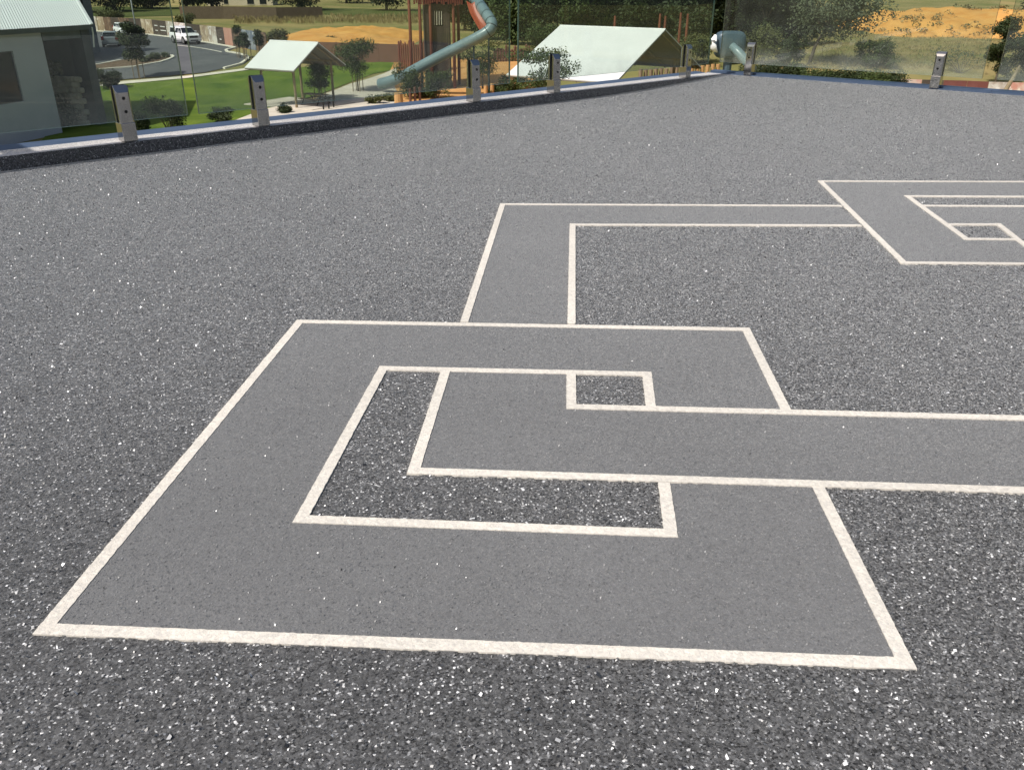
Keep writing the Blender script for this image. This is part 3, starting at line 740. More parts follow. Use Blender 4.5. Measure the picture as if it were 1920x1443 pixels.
# ------------------------------------------------------------------ sand mounds
def mound(name, x0, x1, y0, y1, hfun, label, mt_=M_sand, nx_=60, ny_=40):
    mb = MB(); vs = []
    for j in range(ny_ + 1):
        for i in range(nx_ + 1):
            X = x0 + (x1 - x0) * i / nx_; Y = y0 + (y1 - y0) * j / ny_
            h = hfun(i / nx_, j / ny_, X, Y); vs.append((X, Y, terrain_z(X, Y) - .15 + h))
    mb.add(vs, [(j*(nx_+1)+i, j*(nx_+1)+i+1, (j+1)*(nx_+1)+i+1, (j+1)*(nx_+1)+i) for j in range(ny_) for i in range(nx_)])
    o = mb.build(name, mt_, smooth=True); return tag(o, label, 'sand mound')
def nz(X, Y, s, k=0): return mnoise.fractal(Vector((X*s, Y*s, k)), 1.0, 2.0, 5)
a_, b_ = GA(490, 80), GA(760, 70)
mound('sand_mound', a_.x - 1, b_.x + 3, 98, 138, lambda u, v, X, Y: 1.35 * max(0, math.sin(math.pi*u)) ** .7 * max(0, math.sin(math.pi*min(1, v*1.0))) ** .55 * (1 + .35*nz(X, Y, .22)) + .10*nz(X, Y, .9, 4), 'long low orange sand mound behind the small gabled shelter')
a_, b_ = GA(1545, 52), GA(1990, 52)
bank_h = lambda u, v, X, Y: max(0, (2.75 + .9*nz(X, Y, .05, 9))*sstep(0, .16, v + .07*nz(X, Y, .12) - .05*abs(nz(X, Y, .3, 5))) * sstep(0, .14, u + .03*nz(X, Y, .2, 2)) * (1 - sstep(.28, .8, v)) + .45*nz(X, Y, .2)*sstep(.02, .12, v)*sstep(0,.1,u) + .22*nz(X, Y, .7, 3)*sstep(.02, .1, v)*(1 - sstep(.5, .9, v)))
bx0, bx1 = a_.x + 2, b_.x + 25
mound('sand_bank', a_.x + 2, b_.x + 25, 126, 190, bank_h, 'eroded orange sand bank beyond the dry paddock', M_sand, 90, 60)

def scrub(count, mt_, v0, v1, size, label):
    L = Leaves()
    for _ in range(count):
        u, v = random.uniform(.03, .97), random.uniform(v0, v1); X, Y = bx0 + (bx1 - bx0) * u, 126 + 64 * v
        if nz(X, Y, .09, 21) < -.05: continue
        p = Vector((X, Y, terrain_z(X, Y) - .15 + bank_h(u, v, X, Y)))
        for k in range(22):
            d = rv(); L.quad(p + Vector((d.x * size, d.y * size, abs(d.z) * size * .8)), (rv() + Vector((0, 0, .7))).normalized(), rv(), size * .3, size * .5)
    me = bpy.data.meshes.new('scrub'); me.from_pydata(L.v, [], L.f); me.materials.append(mt_); me.update()
    o = bpy.data.objects.new('scrub', me); scene.collection.objects.link(o); tag(o, label, 'scrub', kind='stuff')
scrub(420, L_yell, .05, .55, .55, 'dry brown scrub scattered over the orange sand bank')
scrub(170, L_olive, .06, .5, .6, 'olive scrub scattered over the orange sand bank')

# ------------------------------------------------------------------ near house on the left
M_wall = mat('grey_house_render', (.42,.435,.46), (.45,.465,.49), 0.8, 0.85, 0.006, 0, 0.2)
M_fascia = mat('charcoal_gutter', (.085,.10,.095), (.11,.125,.12), 2, 0.6, 0)
M_roofw = mat('pale_metal_roof', (.82,.85,.83), (.86,.88,.86), 0.7, 0.4, 0, 0, 0.4)
M_dglass = mat('dark_window_glass', (.012,.016,.018), (.022,.027,.03), 0.6, 0.08, 0, 0, 0.3)
M_dark = mat('charcoal_paint', (.055,.062,.066), (.075,.082,.086), 2, 0.7, 0)
M_lime = mat('limestone_block', (.42,.37,.29), (.56,.50,.40), 2.5, 0.9, 0.03)
E0, E1 = at_z(0, 55, -1.8), at_z(172, 45, -1.8)
ED = (E1 - E0); ED.z = 0; ED.normalize(); EI = Vector((-ED.y, ED.x, 0))           # along the eave, into the house
HL = 15.0; LE = (E1 - E0).length
house = empty('house', (E1.x, E1.y, -8), 0, 'grey rendered house with a pale corrugated metal roof at left', 'house')
def hp(s, d, z): q = ED * (s - LE) + EI * d; return Vector((q.x, q.y, z + 8))        # s along eave, d inwards, z in world
# walls: main wall with a window hole, porch column, back wall of the porch
Z0, ZE = -8.3, -2.05
def wallbox(s0, s1, d0, d1, z0, z1, name, mt_, par=house, bevel=0):
    mb = MB(); c = [hp(s0,d0,z0), hp(s1,d0,z0), hp(s1,d1,z0), hp(s0,d1,z0), hp(s0,d0,z1), hp(s1,d0,z1), hp(s1,d1,z1), hp(s0,d1,z1)]
    mb.add(c, [(0,3,2,1),(4,5,6,7),(0,1,5,4),(1,2,6,5),(2,3,7,6),(3,0,4,7)]); return mb.build(name, mt_, par, bevel=bevel)
S1 = 2.95
wallbox(-8, -1.9, .35, .65, Z0, ZE, 'wall', M_wall)
def house_s(px, py, dd=.35):
    d = ray(px, py); P = E1 + EI * dd; nn = EI
    t = nn.dot(P - Vector((0, 0, EYE))) / nn.dot(d); q = Vector((0, 0, EYE)) + d * t
    return (q - E1).dot(ED) + LE, q.z
sa, za = house_s(24, 97); sb, zb2 = house_s(44, 190)
zt_, zbt = house_s(20, 96)[1], house_s(40, 191)[1]
S1 = house_s(76, 62)[0]
wallbox(-1.9, S1, .35, .65, Z0, zbt, 'wall', M_wall)
wallbox(-1.9, S1, .35, .65, zt_, ZE, 'wall', M_wall)
wallbox(sa, S1, .351, .649, zbt, zt_, 'wall', M_wall)
wn_ = wallbox(-1.9, sa, .47, .50, zbt, zt_, 'window', M_dglass)
wallbox(-1.9, sa, .44, .53, zt_ - .06, zt_ - .001, 'window_frame', M_dark, wn_); wallbox(sa - .06, sa - .001, .44, .53, zbt + .06, zt_ - .06, 'window_frame', M_dark, wn_)
wallbox(-1.9, sa, .44, .53, zbt + .001, zbt + .06, 'window_sill', M_dark, wn_)
S2 = house_s(152, 70, .3)[0]
wallbox(S2, LE - .08, .25, 1.3, Z0, ZE, 'porch_column', M_dark)
wallbox(S1 - .3, LE - .1, 5.2, 5.45, Z0, ZE, 'porch_back_wall', M_dark)
wallbox(S1 - .3, S1 - .001, .652, 5.2, Z0, ZE, 'porch_side_wall', M_wall)
wallbox(LE - .35, LE - .1, 1.301, 5.2, Z0, ZE, 'porch_end_wall', M_fascia)
wallbox(S1 + .001, S2, .30, .55, ZE - .55, ZE, 'porch_beam', M_fascia)
wallbox(-8, LE, .02, .16, -2.12, -1.86, 'gutter', M_fascia)
wallbox(-8, LE, .161, .66, -2.05, -1.98, 'soffit', M_fascia)
mb = MB(); mb.tube([hp(LE - .05, .0, -2.0), hp(LE + .06, .1, -2.4), hp(LE + .02, .2, -3.2)], .05, 8); mb.build('downpipe', M_roofw, house)
# corrugated roof sheet
rf = MB(); vs = []; RP = math.tan(R(30)); RLEN = 6.5; SK = .83
nc = int((8 + LE) / .055)
for j in range(2):
    d = RLEN * j
    for i in range(nc + 1):
        s = -8 + (8 + LE + .05) * i / nc
        z = -1.83 + d * RP + .018 * math.cos(i * math.pi * .55)
        vs.append(hp(s + SK * d, d, z))
rf.add(vs, [(i, i+1, nc+1+i+1, nc+1+i) for i in range(nc)])
roof = rf.build('roof', M_roofw, house)
MB().slab(hp(LE - .12, -.01, -1.79), hp(LE + .12, -.01, -1.79), hp(LE + .12 + SK*RLEN, RLEN, -1.79 + RLEN*RP), hp(LE - .12 + SK*RLEN, RLEN, -1.79 + RLEN*RP), .06).build('barge_capping', M_roofw, roof)
rb = MB(); rb.add([hp(-8, RLEN, -1.83 + RLEN*RP), hp(LE + SK*RLEN, RLEN, -1.83 + RLEN*RP), hp(LE + SK*RLEN, 2*RLEN, -1.83), hp(-8, 2*RLEN, -1.83)], [(0,1,2,3)]); rb.build('back_slope', M_roofw, roof)
gm = MB(); gm.add([hp(LE - .1, .1, -2), hp(LE - .1, 2*RLEN - .1, -2), hp(LE - .1, RLEN, -1.95 + RLEN*RP - .15)], [(0,1,2)]); gm.build('gable', M_dark, house)
# stone wall and plant inside the porch
sw = empty('stone_wall', tuple(Vector((E1.x, E1.y, -8)) + hp(LE - 1.0, 3.0, -8)), math.atan2(EI.y, EI.x), 'rough limestone garden wall standing in the shade of the porch', 'wall')
stp = None
for r_ in range(9):
    for c_ in range(8):
        if stp is None:
            mb = MB(); ring = []
            for k, (w, z) in enumerate(((.7,0),(1,.1),(1,.26),(.72,.34))): ring.append([Vector((x*w, y*w, z)) for x, y in ((-.24,-.18),(.2,-.2),(.25,.02),(.18,.2),(-.2,.19),(-.26,.0))])
            mb.loft(ring); stp = mb.build('stone', M_lime, sw); so = stp
        else:
            so = stp.copy(); scene.collection.objects.link(so); so.parent = sw
        so.location = (-1.9 + c_ * .5 + (r_ % 2) * .22 + random.uniform(-.03, .03), random.uniform(-.06, .06), r_ * .34)
        so.rotation_euler = (random.uniform(-.1,.1), random.uniform(-.1,.1), random.uniform(-.4,.4)); so.scale = (random.uniform(.85,1.05), 1, 1)
pb = Vector((E1.x, E1.y, -8)) + hp(LE - 1.7, 2.6, -8)
tree('potted_tree', pb, 4.4, .8, 'small bright leafed tree growing inside the porch', mt=L_olive, n=500, leaf=.16, trunk=.04, low=.7, fork=.75)
pb = Vector((E1.x, E1.y, -8)) + hp(LE - 2.0, 1.9, -8)
shrub(pb, 2.2, .9, 'dark shrub growing in front of the porch stone wall', mt=L_mid, n=900, leaf=.14)

# taller building behind it
F0 = GA(189, 101)
bq = empty('building', F0, math.atan2(ED.y, ED.x), 'tall plain dark grey building behind the pale roof at left', 'building')
MB().box(-9, 0, 0, 9, -.5, 7.2).build('wall', mat('blue_grey_render', (.12,.14,.155), (.14,.16,.175), .7, .85, .005), bq)
MB().box(-9.2, .2, -.2, 9.2, 7.2, 7.5).build('parapet', M_dark, bq)
for k in range(3):
    w_ = MB().box(-7.6 + k*2.6, -6.4 + k*2.6, -.03, .05, 4.2, 5.8).build('window', M_dglass, bq)

# ------------------------------------------------------------------ shelters
M_shel = mat('white_shelter_roof', (.66,.665,.645), (.71,.715,.695), 0.5, 0.5, 0, 0, 0.35)
M_post = mat('timber_post', (.20,.15,.085), (.30,.23,.13), 4, 0.8, 0.006, stretch=(1, 1, .15))
M_under = mat('shelter_lining', (.15,.13,.10), (.19,.165,.125), 2, 0.8, 0)
def shelter(label, Rr, Rl, zr, span, ze, posts_in, ground_z=-8):
    Rr, Rl = Vector((Rr.x, Rr.y, 0)), Vector((Rl.x, Rl.y, 0))
    d = (Rl - Rr).normalized(); p = Vector((-d.y, d.x, 0)); p = p if p.y < 0 else -p
    c = (Rr + Rl) * .5; L = (Rl - Rr).length
    e = empty('shelter', (c.x, c.y, ground_z), 0, label, 'shelter')
    def q(a, b, z): v = d * a + p * b; return Vector((v.x, v.y, z - ground_z))
    for s in (1, -1):
        A, B, C_, D_ = q(-L/2, 0, zr), q(L/2, 0, zr), q(L/2, s*span, ze), q(-L/2, s*span, ze)
        if (B - A).cross(D_ - A).z < 0: A, B, C_, D_ = B, A, D_, C_
        rs = MB().slab(A, B, C_, D_, .07).build('roof_slope', M_shel, e)
        k = Vector((0, 0, .09))
        MB().slab(A - k, B - k, C_ - k, D_ - k, .04).build('lining', M_under, rs)
        for a in [(-L/2 + .35) + (L - .7) * i / 3 for i in range(4)]:
            MB().tube([q(a, 0, zr - .22), q(a, s*(span - .15), ze - .14)], .06, 6).build('rafter', M_post, rs)
    MB().tube([q(-L/2, 0, zr - .02), q(L/2, 0, zr - .02)], .07, 8).build('ridge_cap', M_shel, e)
    for s in (1, -1):
        for a in (-L/2 + posts_in, L/2 - posts_in):
            MB().tube([q(a, s*(span*.72), ground_z - .1), q(a, s*(span*.72), zr + (ze - zr)*.72 - .12)], .10, 8).build('post', M_post, e)
        MB().tube([q(-L/2 + .2, s*span*.72, zr + (ze-zr)*.72 - .2), q(L/2 - .2, s*span*.72, zr + (ze-zr)*.72 - .2)], .08, 6).build('beam', M_post, e)
    return e, c
sh, sc_ = shelter('small open shelter with a white gable roof on posts beside the lawn', at_z(597,80,-3.4), at_z(506,76,-3.4), -3.4, 3.06, -5.16, .8)
shelter('large white gable roof of an open shelter behind the fence corner', at_z(1248,55,-2.2), at_z(1050,48,-2.2), -2.2, 7.2, -5.22, 1.4)
sl = MB(); sl.box(-3.4, 3.4, -2.6, 2.6, 0, .12); so = sl.build('shelter_slab', M_paving); so.location = (sc_.x, sc_.y, -8.0); so.rotation_euler.z = -.48; tag(so, kind='structure')
M_black = mat('black_steel', (.012,.012,.013), (.02,.02,.02), 5, 0.4)
pt = empty('picnic_table', (sc_.x + 1.4, sc_.y - .6, -7.88), -.48, 'dark picnic table with two benches under the small shelter', 'table')
MB().box(-1, 1, -.38, .38, .70, .76).build('table_top', M_stake, pt, bevel=.01)
for s in (-1, 1):
    MB().box(-1, 1, s*.75 - .16, s*.75 + .16, .42, .47).build('bench', M_stake, pt, bevel=.01)
    mb = MB(); mb.tube([(s*.75, -.8, 0), (s*.75, -.25, .7)], .035, 6); mb.tube([(s*.75, .8, 0), (s*.75, .25, .7)], .035, 6); mb.tube([(s*.75, -.8, .40), (s*.75, .8, .40)], .035, 6); mb.build('frame', M_black, pt)
# two small signs / hoops by the path : bollards
for i, (px, py) in enumerate(((607, 208), (617, 206), (626, 204))):
    g = GA(px, py); g.z += .08
    tag(MB().tube([g, g + Vector((0,0,.85)), g + Vector((0,0,.9))], [.06,.06,.03], 8).build('bollard', M_black), ('black bollard nearest the shelter posts', 'black bollard in the middle of the three by the shelter', 'black bollard rightmost of the three by the shelter')[i], 'bollard', 'black bollards by the shelter')

# ------------------------------------------------------------------ playground
M_red = mat('rust_red_timber', (.15,.045,.024), (.21,.062,.034), 3, 0.75, 0.006, stretch=(1, 1, .15))
M_redd = mat('dark_red_timber', (.10,.045,.028), (.14,.062,.038), 3, 0.75, 0.006, stretch=(1, 1, .15))
M_brown = mat('dark_slat', (.045,.034,.027), (.075,.056,.044), 3, 0.8, 0.006, stretch=(1, 1, .15))
M_log = mat('raw_log', (.40,.22,.08), (.52,.31,.13), 3, 0.75, 0.01, stretch=(1, 1, .2))
M_slide = mat('pale_blue_slide', (.14,.205,.225), (.18,.25,.27), 0.8, 0.32, 0, 0, 0.5)
M_band = mat('dark_slide_band', (.02,.035,.04), (.03,.05,.055), 2, 0.5)
TY = 78.0
tb = at_y(822, 150, TY); tb = Vector((tb.x, TY, terrain_z(tb.x, TY)))
tw = empty('play_tower', tb, .15, 'tall dark slatted play tower with rust red posts beside the slide', 'play tower')
WX, WY, TH = 1.05, 1.0, 9.5
for i in range(14):
    x = -WX + 2*WX*(i + .5)/14
    for yy in (-WY, WY):
        if yy < 0 and 6 <= i <= 9: segs = [(0, 5.0), (6.3, TH)]
        else: segs = [(0, TH)]
        for a, b in segs: MB().box(x - .068, x + .068, yy - .03, yy + .03, a, b).build('slat', M_brown, tw)
for i in range(10):
    y = -WY + .12 + (2*WY - .24)*(i + .5)/10
    for xx in (-WX - .03, WX + .03): MB().box(xx - .03, xx + .03, y - .08, y + .08, 0, TH).build('slat', M_brown, tw)
for z in (2.4, 4.9, 7.3): MB().box(-WX + .04, WX - .04, -WY + .05, WY - .05, z, z + .1).build('platform', M_brown, tw)
for x, y, h in ((-1.5,-1.2,10),(-.62,-1.2,10),(1.35,-1.1,10),(-2.35,-1.0,10),(1.9,.6,10)):
    MB().tube([(x,y,-.2),(x + .03,y,h*.5),(x,y,h)], [.14,.13,.11], 8).build('post', M_red, tw, smooth=True)
for i in range(22):
    x = -1.9 + i*.19; MB().box(x - .07, x + .07, -1.36, -1.30, 6.75 + random.uniform(-.15,.15), 8.3 + random.uniform(-.1,.25)).build('paling', M_red, tw)
for i in range(4): MB().tube([(-.25 + i*.2, -1.05, 5.1), (-.22 + i*.2, -1.05, 6.2)], .03, 6).build('rung', M_conc, tw)
# palisade of red palings
def palisade(name, x0, y0, x1, y1, npx, hlo, hhi, label, mt_, z=None):
    A, B = GA(x0, y0), GA(x1, y1); n = npx
    e = empty(name, A, 0, label, 'fence')
    D = B - A
    for i in range(n):
        q = D * ((i + .5) / n); h = random.uniform(hlo, hhi); w = D.length / n * .46
        mb = MB(); mb.tube([(q.x, q.y, q.z - .2), (q.x, q.y, q.z + h - .12), (q.x, q.y, q.z + h)], [w, w, w*.35], 7); mb.build('paling', mt_, e)
    for f in (.35, .8): MB().tube([Vector((0, .12, hlo*f)), D + Vector((0, .12, hlo*f))], .05, 6).build('rail', M_brown, e)
    return e
palisade('palisade_fence', 748, 132, 842, 134, 24, 2.35, 2.75, 'rust red palisade of upright logs in front of the play tower', M_red)
palisade('palisade_fence', 925, 118, 1000, 116, 14, 1.2, 1.7, 'short red palisade right of the slide behind the leafy shrub', M_redd)
# brown boundary fence panels
def panel_fence(name, pts, h, label, mt_, step=2.4):
    q = gpx(*pts); e = empty(name, q[0], 0, label, 'fence'); o0 = q[0]
    for a, b in zip(q[:-1], q[1:]):
        n = max(1, int((b - a).length / step))
        for i in range(n):
            p, r = a.lerp(b, i/n) - o0, a.lerp(b, (i+1)/n) - o0
            t = (r - p).normalized(); g = t * .03
            p2, r2 = p + g, r - g; nn = Vector((-t.y, t.x, 0)) * .03
            mb = MB(); mb.add([p2 - nn + Vector((0,0,-.3)), r2 - nn + Vector((0,0,-.3)), r2 + nn + Vector((0,0,-.3)), p2 + nn + Vector((0,0,-.3)), p2 - nn + Vector((0,0,h)), r2 - nn + Vector((0,0,h)), r2 + nn + Vector((0,0,h)), p2 + nn + Vector((0,0,h))], [(0,3,2,1),(4,5,6,7),(0,1,5,4),(1,2,6,5),(2,3,7,6),(3,0,4,7)])
            mb.build('panel', mt_, e)
            MB().tube([p + Vector((0,0,-.3)), p + Vector((0,0,h + .06))], .05, 6).build('post', mt_, e)
    return e
M_cb = mat('brown_metal_fence', (.105,.072,.045), (.125,.088,.056), 1.5, 0.6, 0)
M_cb2 = mat('red_brown_fence', (.15,.075,.045), (.19,.095,.06), 1.5, 0.7, 0)
panel_fence('boundary_fence', [(340,36),(420,36),(520,38),(606,37)], 2.1, 'dark brown metal fence in front of the green field', M_cb)
panel_fence('boundary_fence', [(596,114),(670,116),(752,119)], 1.75, 'red brown panel fence behind the young trees', M_cb2, 1.6)
# tube slide
def sp(px, py, Y): return at_y(px, py, Y)
path = [sp(868,-24,77.6), sp(884,-8,76.8), sp(897,6,75.6), sp(907,20,74.2), sp(916,33,73.2), sp(922,44,72.6), sp(920,54,72.3), sp(908,64,72.2), sp(888,75,72.4), sp(862,88,72.8), sp(835,101,73.2), sp(806,116,73.6), sp(780,130,74.0), sp(752,145,74.4), sp(730,153,74.8), sp(712,158,75.2)]
def smooth_path(P, k=5):
    out = []
    for i in range(len(P) - 1):
        p0, p1, p2, p3 = P[max(i-1,0)], P[i], P[i+1], P[min(i+2,len(P)-1)]
        for j in range(k):
            t = j / k
            out.append(.5*((2*p1) + (p2-p0)*t + (2*p0-5*p1+4*p2-p3)*t*t + (3*p1-p0-3*p2+p3)*t*t*t))
    return out + [P[-1]]
SP = smooth_path(path); s0 = Vector((SP[-1].x, SP[-1].y, terrain_z(SP[-1].x, SP[-1].y)))
sd = empty('tube_slide', s0, 0, 'pale blue tube slide winding down from the play tower', 'slide')
RS = .44
MB().tube([p - s0 for p in SP], RS, 18, cap=False).build('tube', M_slide, sd, smooth=True)
for i in range(3, len(SP) - 1, 5):
    a, b = SP[i] - s0, SP[i+1] - s0; t = (b - a).normalized() * .035
    MB().tube([a - t, a + t], RS*1.05, 18, cap=False).build('joint_band', M_band if i < 38 else M_slide, sd, smooth=True)
for i in (20, 40, 58):
    p = SP[i]; g = terrain_z(p.x, p.y)
    MB().tube([Vector((p.x, p.y + .1, g - .1)) - s0, Vector((p.x, p.y + .1, p.z - RS*.9)) - s0], .07, 8).build('support', M_band, sd)
# orange curved chute beside it
cp = smooth_path([sp(884,6,75.2), sp(890,24,74.7), sp(900,42,74.2), sp(908,56,73.9)])
c0 = cp[-1]; M_orange = mat('orange_red_plastic', (.33,.065,.028), (.40,.085,.038), 1, 0.45, 0)
mb = MB(); ring = []
for p in cp:
    q = p - c0; ring.append([q + Vector((x, y, z)) for x, y, z in ((-.42,0,.16),(-.36,-.06,-.08),(0,-.1,-.14),(.36,-.06,-.08),(.42,0,.16),(.36,.0,.14),(0,-.02,-.06),(-.36,0,.14))])
mb.loft(ring); o = mb.build('chute', M_orange); o.location = c0; tag(o, 'orange red chute hanging beside the top bend of the slide', 'chute')
# red posts behind the large roof
for i, (px, tp) in enumerate(((1150,30),(1233,26),(1243,30),(1271,24),(1284,26))):
    g = GA(px, 96); h = up_h(g, px, tp)
    tag(MB().tube([g + Vector((0,0,-.2)), g + Vector((0,0,h*.5)), g + Vector((0,0,h))], [.16,.15,.12], 8).build('red_post', M_red), ['rust red post alone above the middle of the white roof', 'rust red post left of the pair at the right end of the white roof', 'rust red post right of the pair at the right end of the white roof', 'rust red post left of the pair behind the fence corner', 'rust red post nearest the fence corner'][i], 'post', 'rust red posts behind the large white roof')
# cut logs along the playground edge
for i, (px, py, r_, h, lab) in enumerate(((748,198,.34,.95,'thick cut log standing under the glass below the slide'),(770,200,.10,1.3,'thin red brown stick post right of the thick cut log'),(779,199,.10,1.4,'thin red brown stick post second from the cut log'),(788,198,.10,1.35,'thin red brown stick post nearest the olive shrub'),(911,186,.17,1.1,'pale upright log left of the leafy shrub'),(923,184,.17,1.15,'orange upright log beside the pale one'),(987,176,.22,1.0,'orange upright log under the glass left of the white roof'),(1004,174,.26,1.0,'stout red brown log under the glass left of the white roof'))):
    g = GA(px, py)
    mt_ = M_redd if r_ == .10 else M_log
    mb = MB(); mb.tube([g + Vector((0,0,-.1)), g + Vector((0,0,h*.5)), g + Vector((0,0,h - .03)), g + Vector((0,0,h))], [r_*1.05, r_, r_*.97, r_*.85], 12)
    tag(mb.build('log', mt_, smooth=False), lab, 'log', 'upright logs edging the playground')
# timber wall and sign by the corner
tf = empty('timber_wall', GA(1262,150), 0, 'low wall of upright timber boards behind the fence corner', 'wall'); g0 = GA(1262,150)
for i in range(16):
    g = GA(1200 + i*9.6, 156 - i*.6) - g0
    MB().tube([g + Vector((0,0,-.2)), g + Vector((0,0,1.15 + random.uniform(-.05,.1)))], .19, 8).build('board', M_log if i > 7 else M_stake, tf)
# blue hood slide entrance
hb = at_y(1368, 104, 62); gz_ = terrain_z(hb.x, hb.y)
hd = empty('slide_hood', (hb.x, hb.y, gz_), .2, 'dark blue rounded slide hood with a pale tube arm at the fence corner', 'slide')
def HP(px, py, dy=0): v = at_y(px, py, 62 + dy); return v - Vector((hb.x, hb.y, gz_))
M_hood = mat('dark_blue_plastic', (.05,.085,.11), (.07,.11,.135), 1, 0.4, 0)
hd.rotation_euler.z = 0
zc = HP(1368, 84); ring = []
for yy, sc in ((-.62,.80),(-.5,.98),(-.1,1.04),(.4,1.0),(.8,.9)):
    rr = []
    for k in range(20):
        a = 6.283*k/20; ca, sa_ = math.cos(a), math.sin(a)
        rr.append(zc + Vector((1.02*sc*math.copysign(abs(ca)**.45, ca), yy, .86*sc*math.copysign(abs(sa_)**.55, sa_))))
    ring.append(rr)
mb = MB(); mb.loft(ring); mb.build('hood', M_hood, hd, smooth=True)
lp = [HP(1342,66,-.7), HP(1338,76,-.8), HP(1336,86,-.8), HP(1341,94,-.7), HP(1345,98,-.6)]
mb = MB(); mb.tube(lp, [.10,.22,.26,.16,.04], 10); mb.build('rim', M_roofw, hd, smooth=True)
mb = MB(); mb.tube([HP(1372,86,-.5), HP(1384,98,-.9), HP(1400,116,-1.4), HP(1412,134,-1.6)], [.26,.30,.32,.32], 14); mb.build('arm', M_slide, hd, smooth=True)
MB().tube([zc + Vector((0,0,-.8)), Vector((zc.x, 0, -.1))], .3, 10).build('leg', M_hood, hd)

# ------------------------------------------------------------------ hoardings
def print_mat(name, c1, c2, c3, sc=0.9):
    m = mat(name, c1, c2, sc, 0.6, 0, 0, 0.3, 5, contrast=(.42,.58)); n = m.node_tree.nodes; l = m.node_tree.links
    no = n.new('ShaderNodeTexNoise'); no.inputs['Scale'].default_value = sc*1.9; no.inputs['Detail'].default_value = 3
    tc = [x for x in n if x.type == 'TEX_COORD'][0]; l.new(tc.outputs['Object'], no.inputs['Vector'])
    rp = n.new('ShaderNodeValToRGB'); rp.color_ramp.elements[0].position = .56; rp.color_ramp.elements[1].position = .62
    l.new(no.outputs['Fac'], rp.inputs[0])
    mx = n.new('ShaderNodeMix'); mx.data_type = 'RGBA'; l.new(rp.outputs[0], mx.inputs[0])
    src = n['Principled BSDF'].inputs['Base Color'].links[0].from_socket
    l.new(src, mx.inputs[6]); mx.inputs[7].default_value = rgb(c3); l.new(mx.outputs[2], n['Principled BSDF'].inputs['Base Color'])
    return m
PB = {'beige': print_mat('beige_print', (.46,.37,.26), (.30,.22,.15), (.62,.54,.44)), 'dark': print_mat('dark_print', (.075,.055,.045), (.10,.075,.06), (.085,.07,.055)), 'brown': print_mat('brown_print', (.17,.105,.07), (.10,.065,.05), (.25,.17,.12)),
      'white': print_mat('white_print', (.62,.58,.52), (.40,.33,.27), (.72,.69,.64)), 'pink': print_mat('salmon_print', (.47,.24,.18), (.52,.28,.21), (.50,.27,.2)), 'blue': print_mat('blue_grey_print', (.13,.16,.21), (.25,.27,.31), (.40,.42,.44)),
      'maroon': print_mat('maroon_print', (.16,.055,.045), (.20,.075,.065), (.18,.065,.06)), 'rose': print_mat('rose_print', (.62,.47,.39), (.55,.27,.21), (.74,.68,.58), 1.3)}
M_ink = mat('white_lettering', (.7,.68,.65), (.75,.73,.7), 3, .6)
def hoarding(label, segs, h, ybot):
    A = GA(segs[0][0], ybot(segs[0][0])); e = empty('hoarding', A, 0, label, 'hoarding')
    for x0, x1, key, text in segs:
        p, r = GA(x0, ybot(x0)) - A, GA(x1, ybot(x1)) - A
        t = (r - p); t.z = 0; t.normalize(); nn = Vector((t.y, -t.x, 0)); nn = nn if nn.y < 0 else -nn
        mb = MB(); g = t * .015; p2, r2 = p + g, r - g; b = nn * .03
        z0, z1 = Vector((0,0,.02)), Vector((0,0,h))
        mb.add([p2 + b + z0, r2 + b + z0, r2 - b + z0, p2 - b + z0, p2 + b + z1, r2 + b + z1, r2 - b + z1, p2 - b + z1], [(0,3,2,1),(4,5,6,7),(0,1,5,4),(1,2,6,5),(2,3,7,6),(3,0,4,7)])
        pn = mb.build('panel', PB[key], e)
        for q, (f0, f1, zf) in enumerate(text):
            a, c = p2.lerp(r2, f0) + nn*.036, p2.lerp(r2, f1) + nn*.036
            u2 = Vector((0,0,h*zf)); hh = Vector((0,0,.11))
            MB().slab(a + u2, c + u2, c + u2 + hh, a + u2 + hh, .004).build('lettering', M_ink, pn)
    return e
yb = lambda x: 58.5 + (x - 187) * .065 if x < 280 else 64.5 + (x - 280) * .152
hoarding('long printed hoarding of brown, beige and salmon panels behind the road', [(168,185,'white',()),(186,198,'beige',()),(198,212,'brown',()),(212,226,'dark',()),(226,246,'brown',()),(246,268,'dark',()),(268,289,'beige',()),(289,302,'dark',((.3,.75,.62),(.35,.7,.3))),(302,315,'dark',((.1,.8,.6),(.1,.9,.35))),(315,326,'white',()),(326,352,'white',()),(352,379,'dark',((.55,.85,.45),)),(379,394,'beige',()),(394,409,'white',()),(409,423,'dark',((.35,.6,.3),)),(423,438,'pink',()),(438,456,'brown',()),(456,470,'blue',((.2,.8,.5),(.2,.8,.3))),(470,482,'blue',()),(482,502,'brown',())], 1.95, yb)
yb2 = lambda x: 178 + (x - 1520) * .035
hoarding('low printed hoarding with rose and maroon panels seen under the right glass', [(1512,1535,'rose',()),(1535,1562,'rose',()),(1562,1600,'dark',()),(1664,1690,'rose',()),(1690,1722,'rose',()),(1722,1762,'dark',()),(1762,1806,'maroon',()),(1806,1846,'maroon',()),(1846,1884,'white',()),(1884,1925,'rose',())], 1.5, yb2)
# curved timber beam at far right
b0 = at_y(1880, 178, 60); b1_ = at_y(1912, 124, 61.5)
mb = MB(); mb.tube([b0 - Vector((.5,.3,1.2)), b0, b0.lerp(b1_, .5) + Vector((.05,0,.06)), b1_], [.16,.15,.13,.08], 10)
tag(mb.build('timber_beam', M_post, smooth=True), 'leaning timber beam in front of the pale hoarding at far right', 'beam')

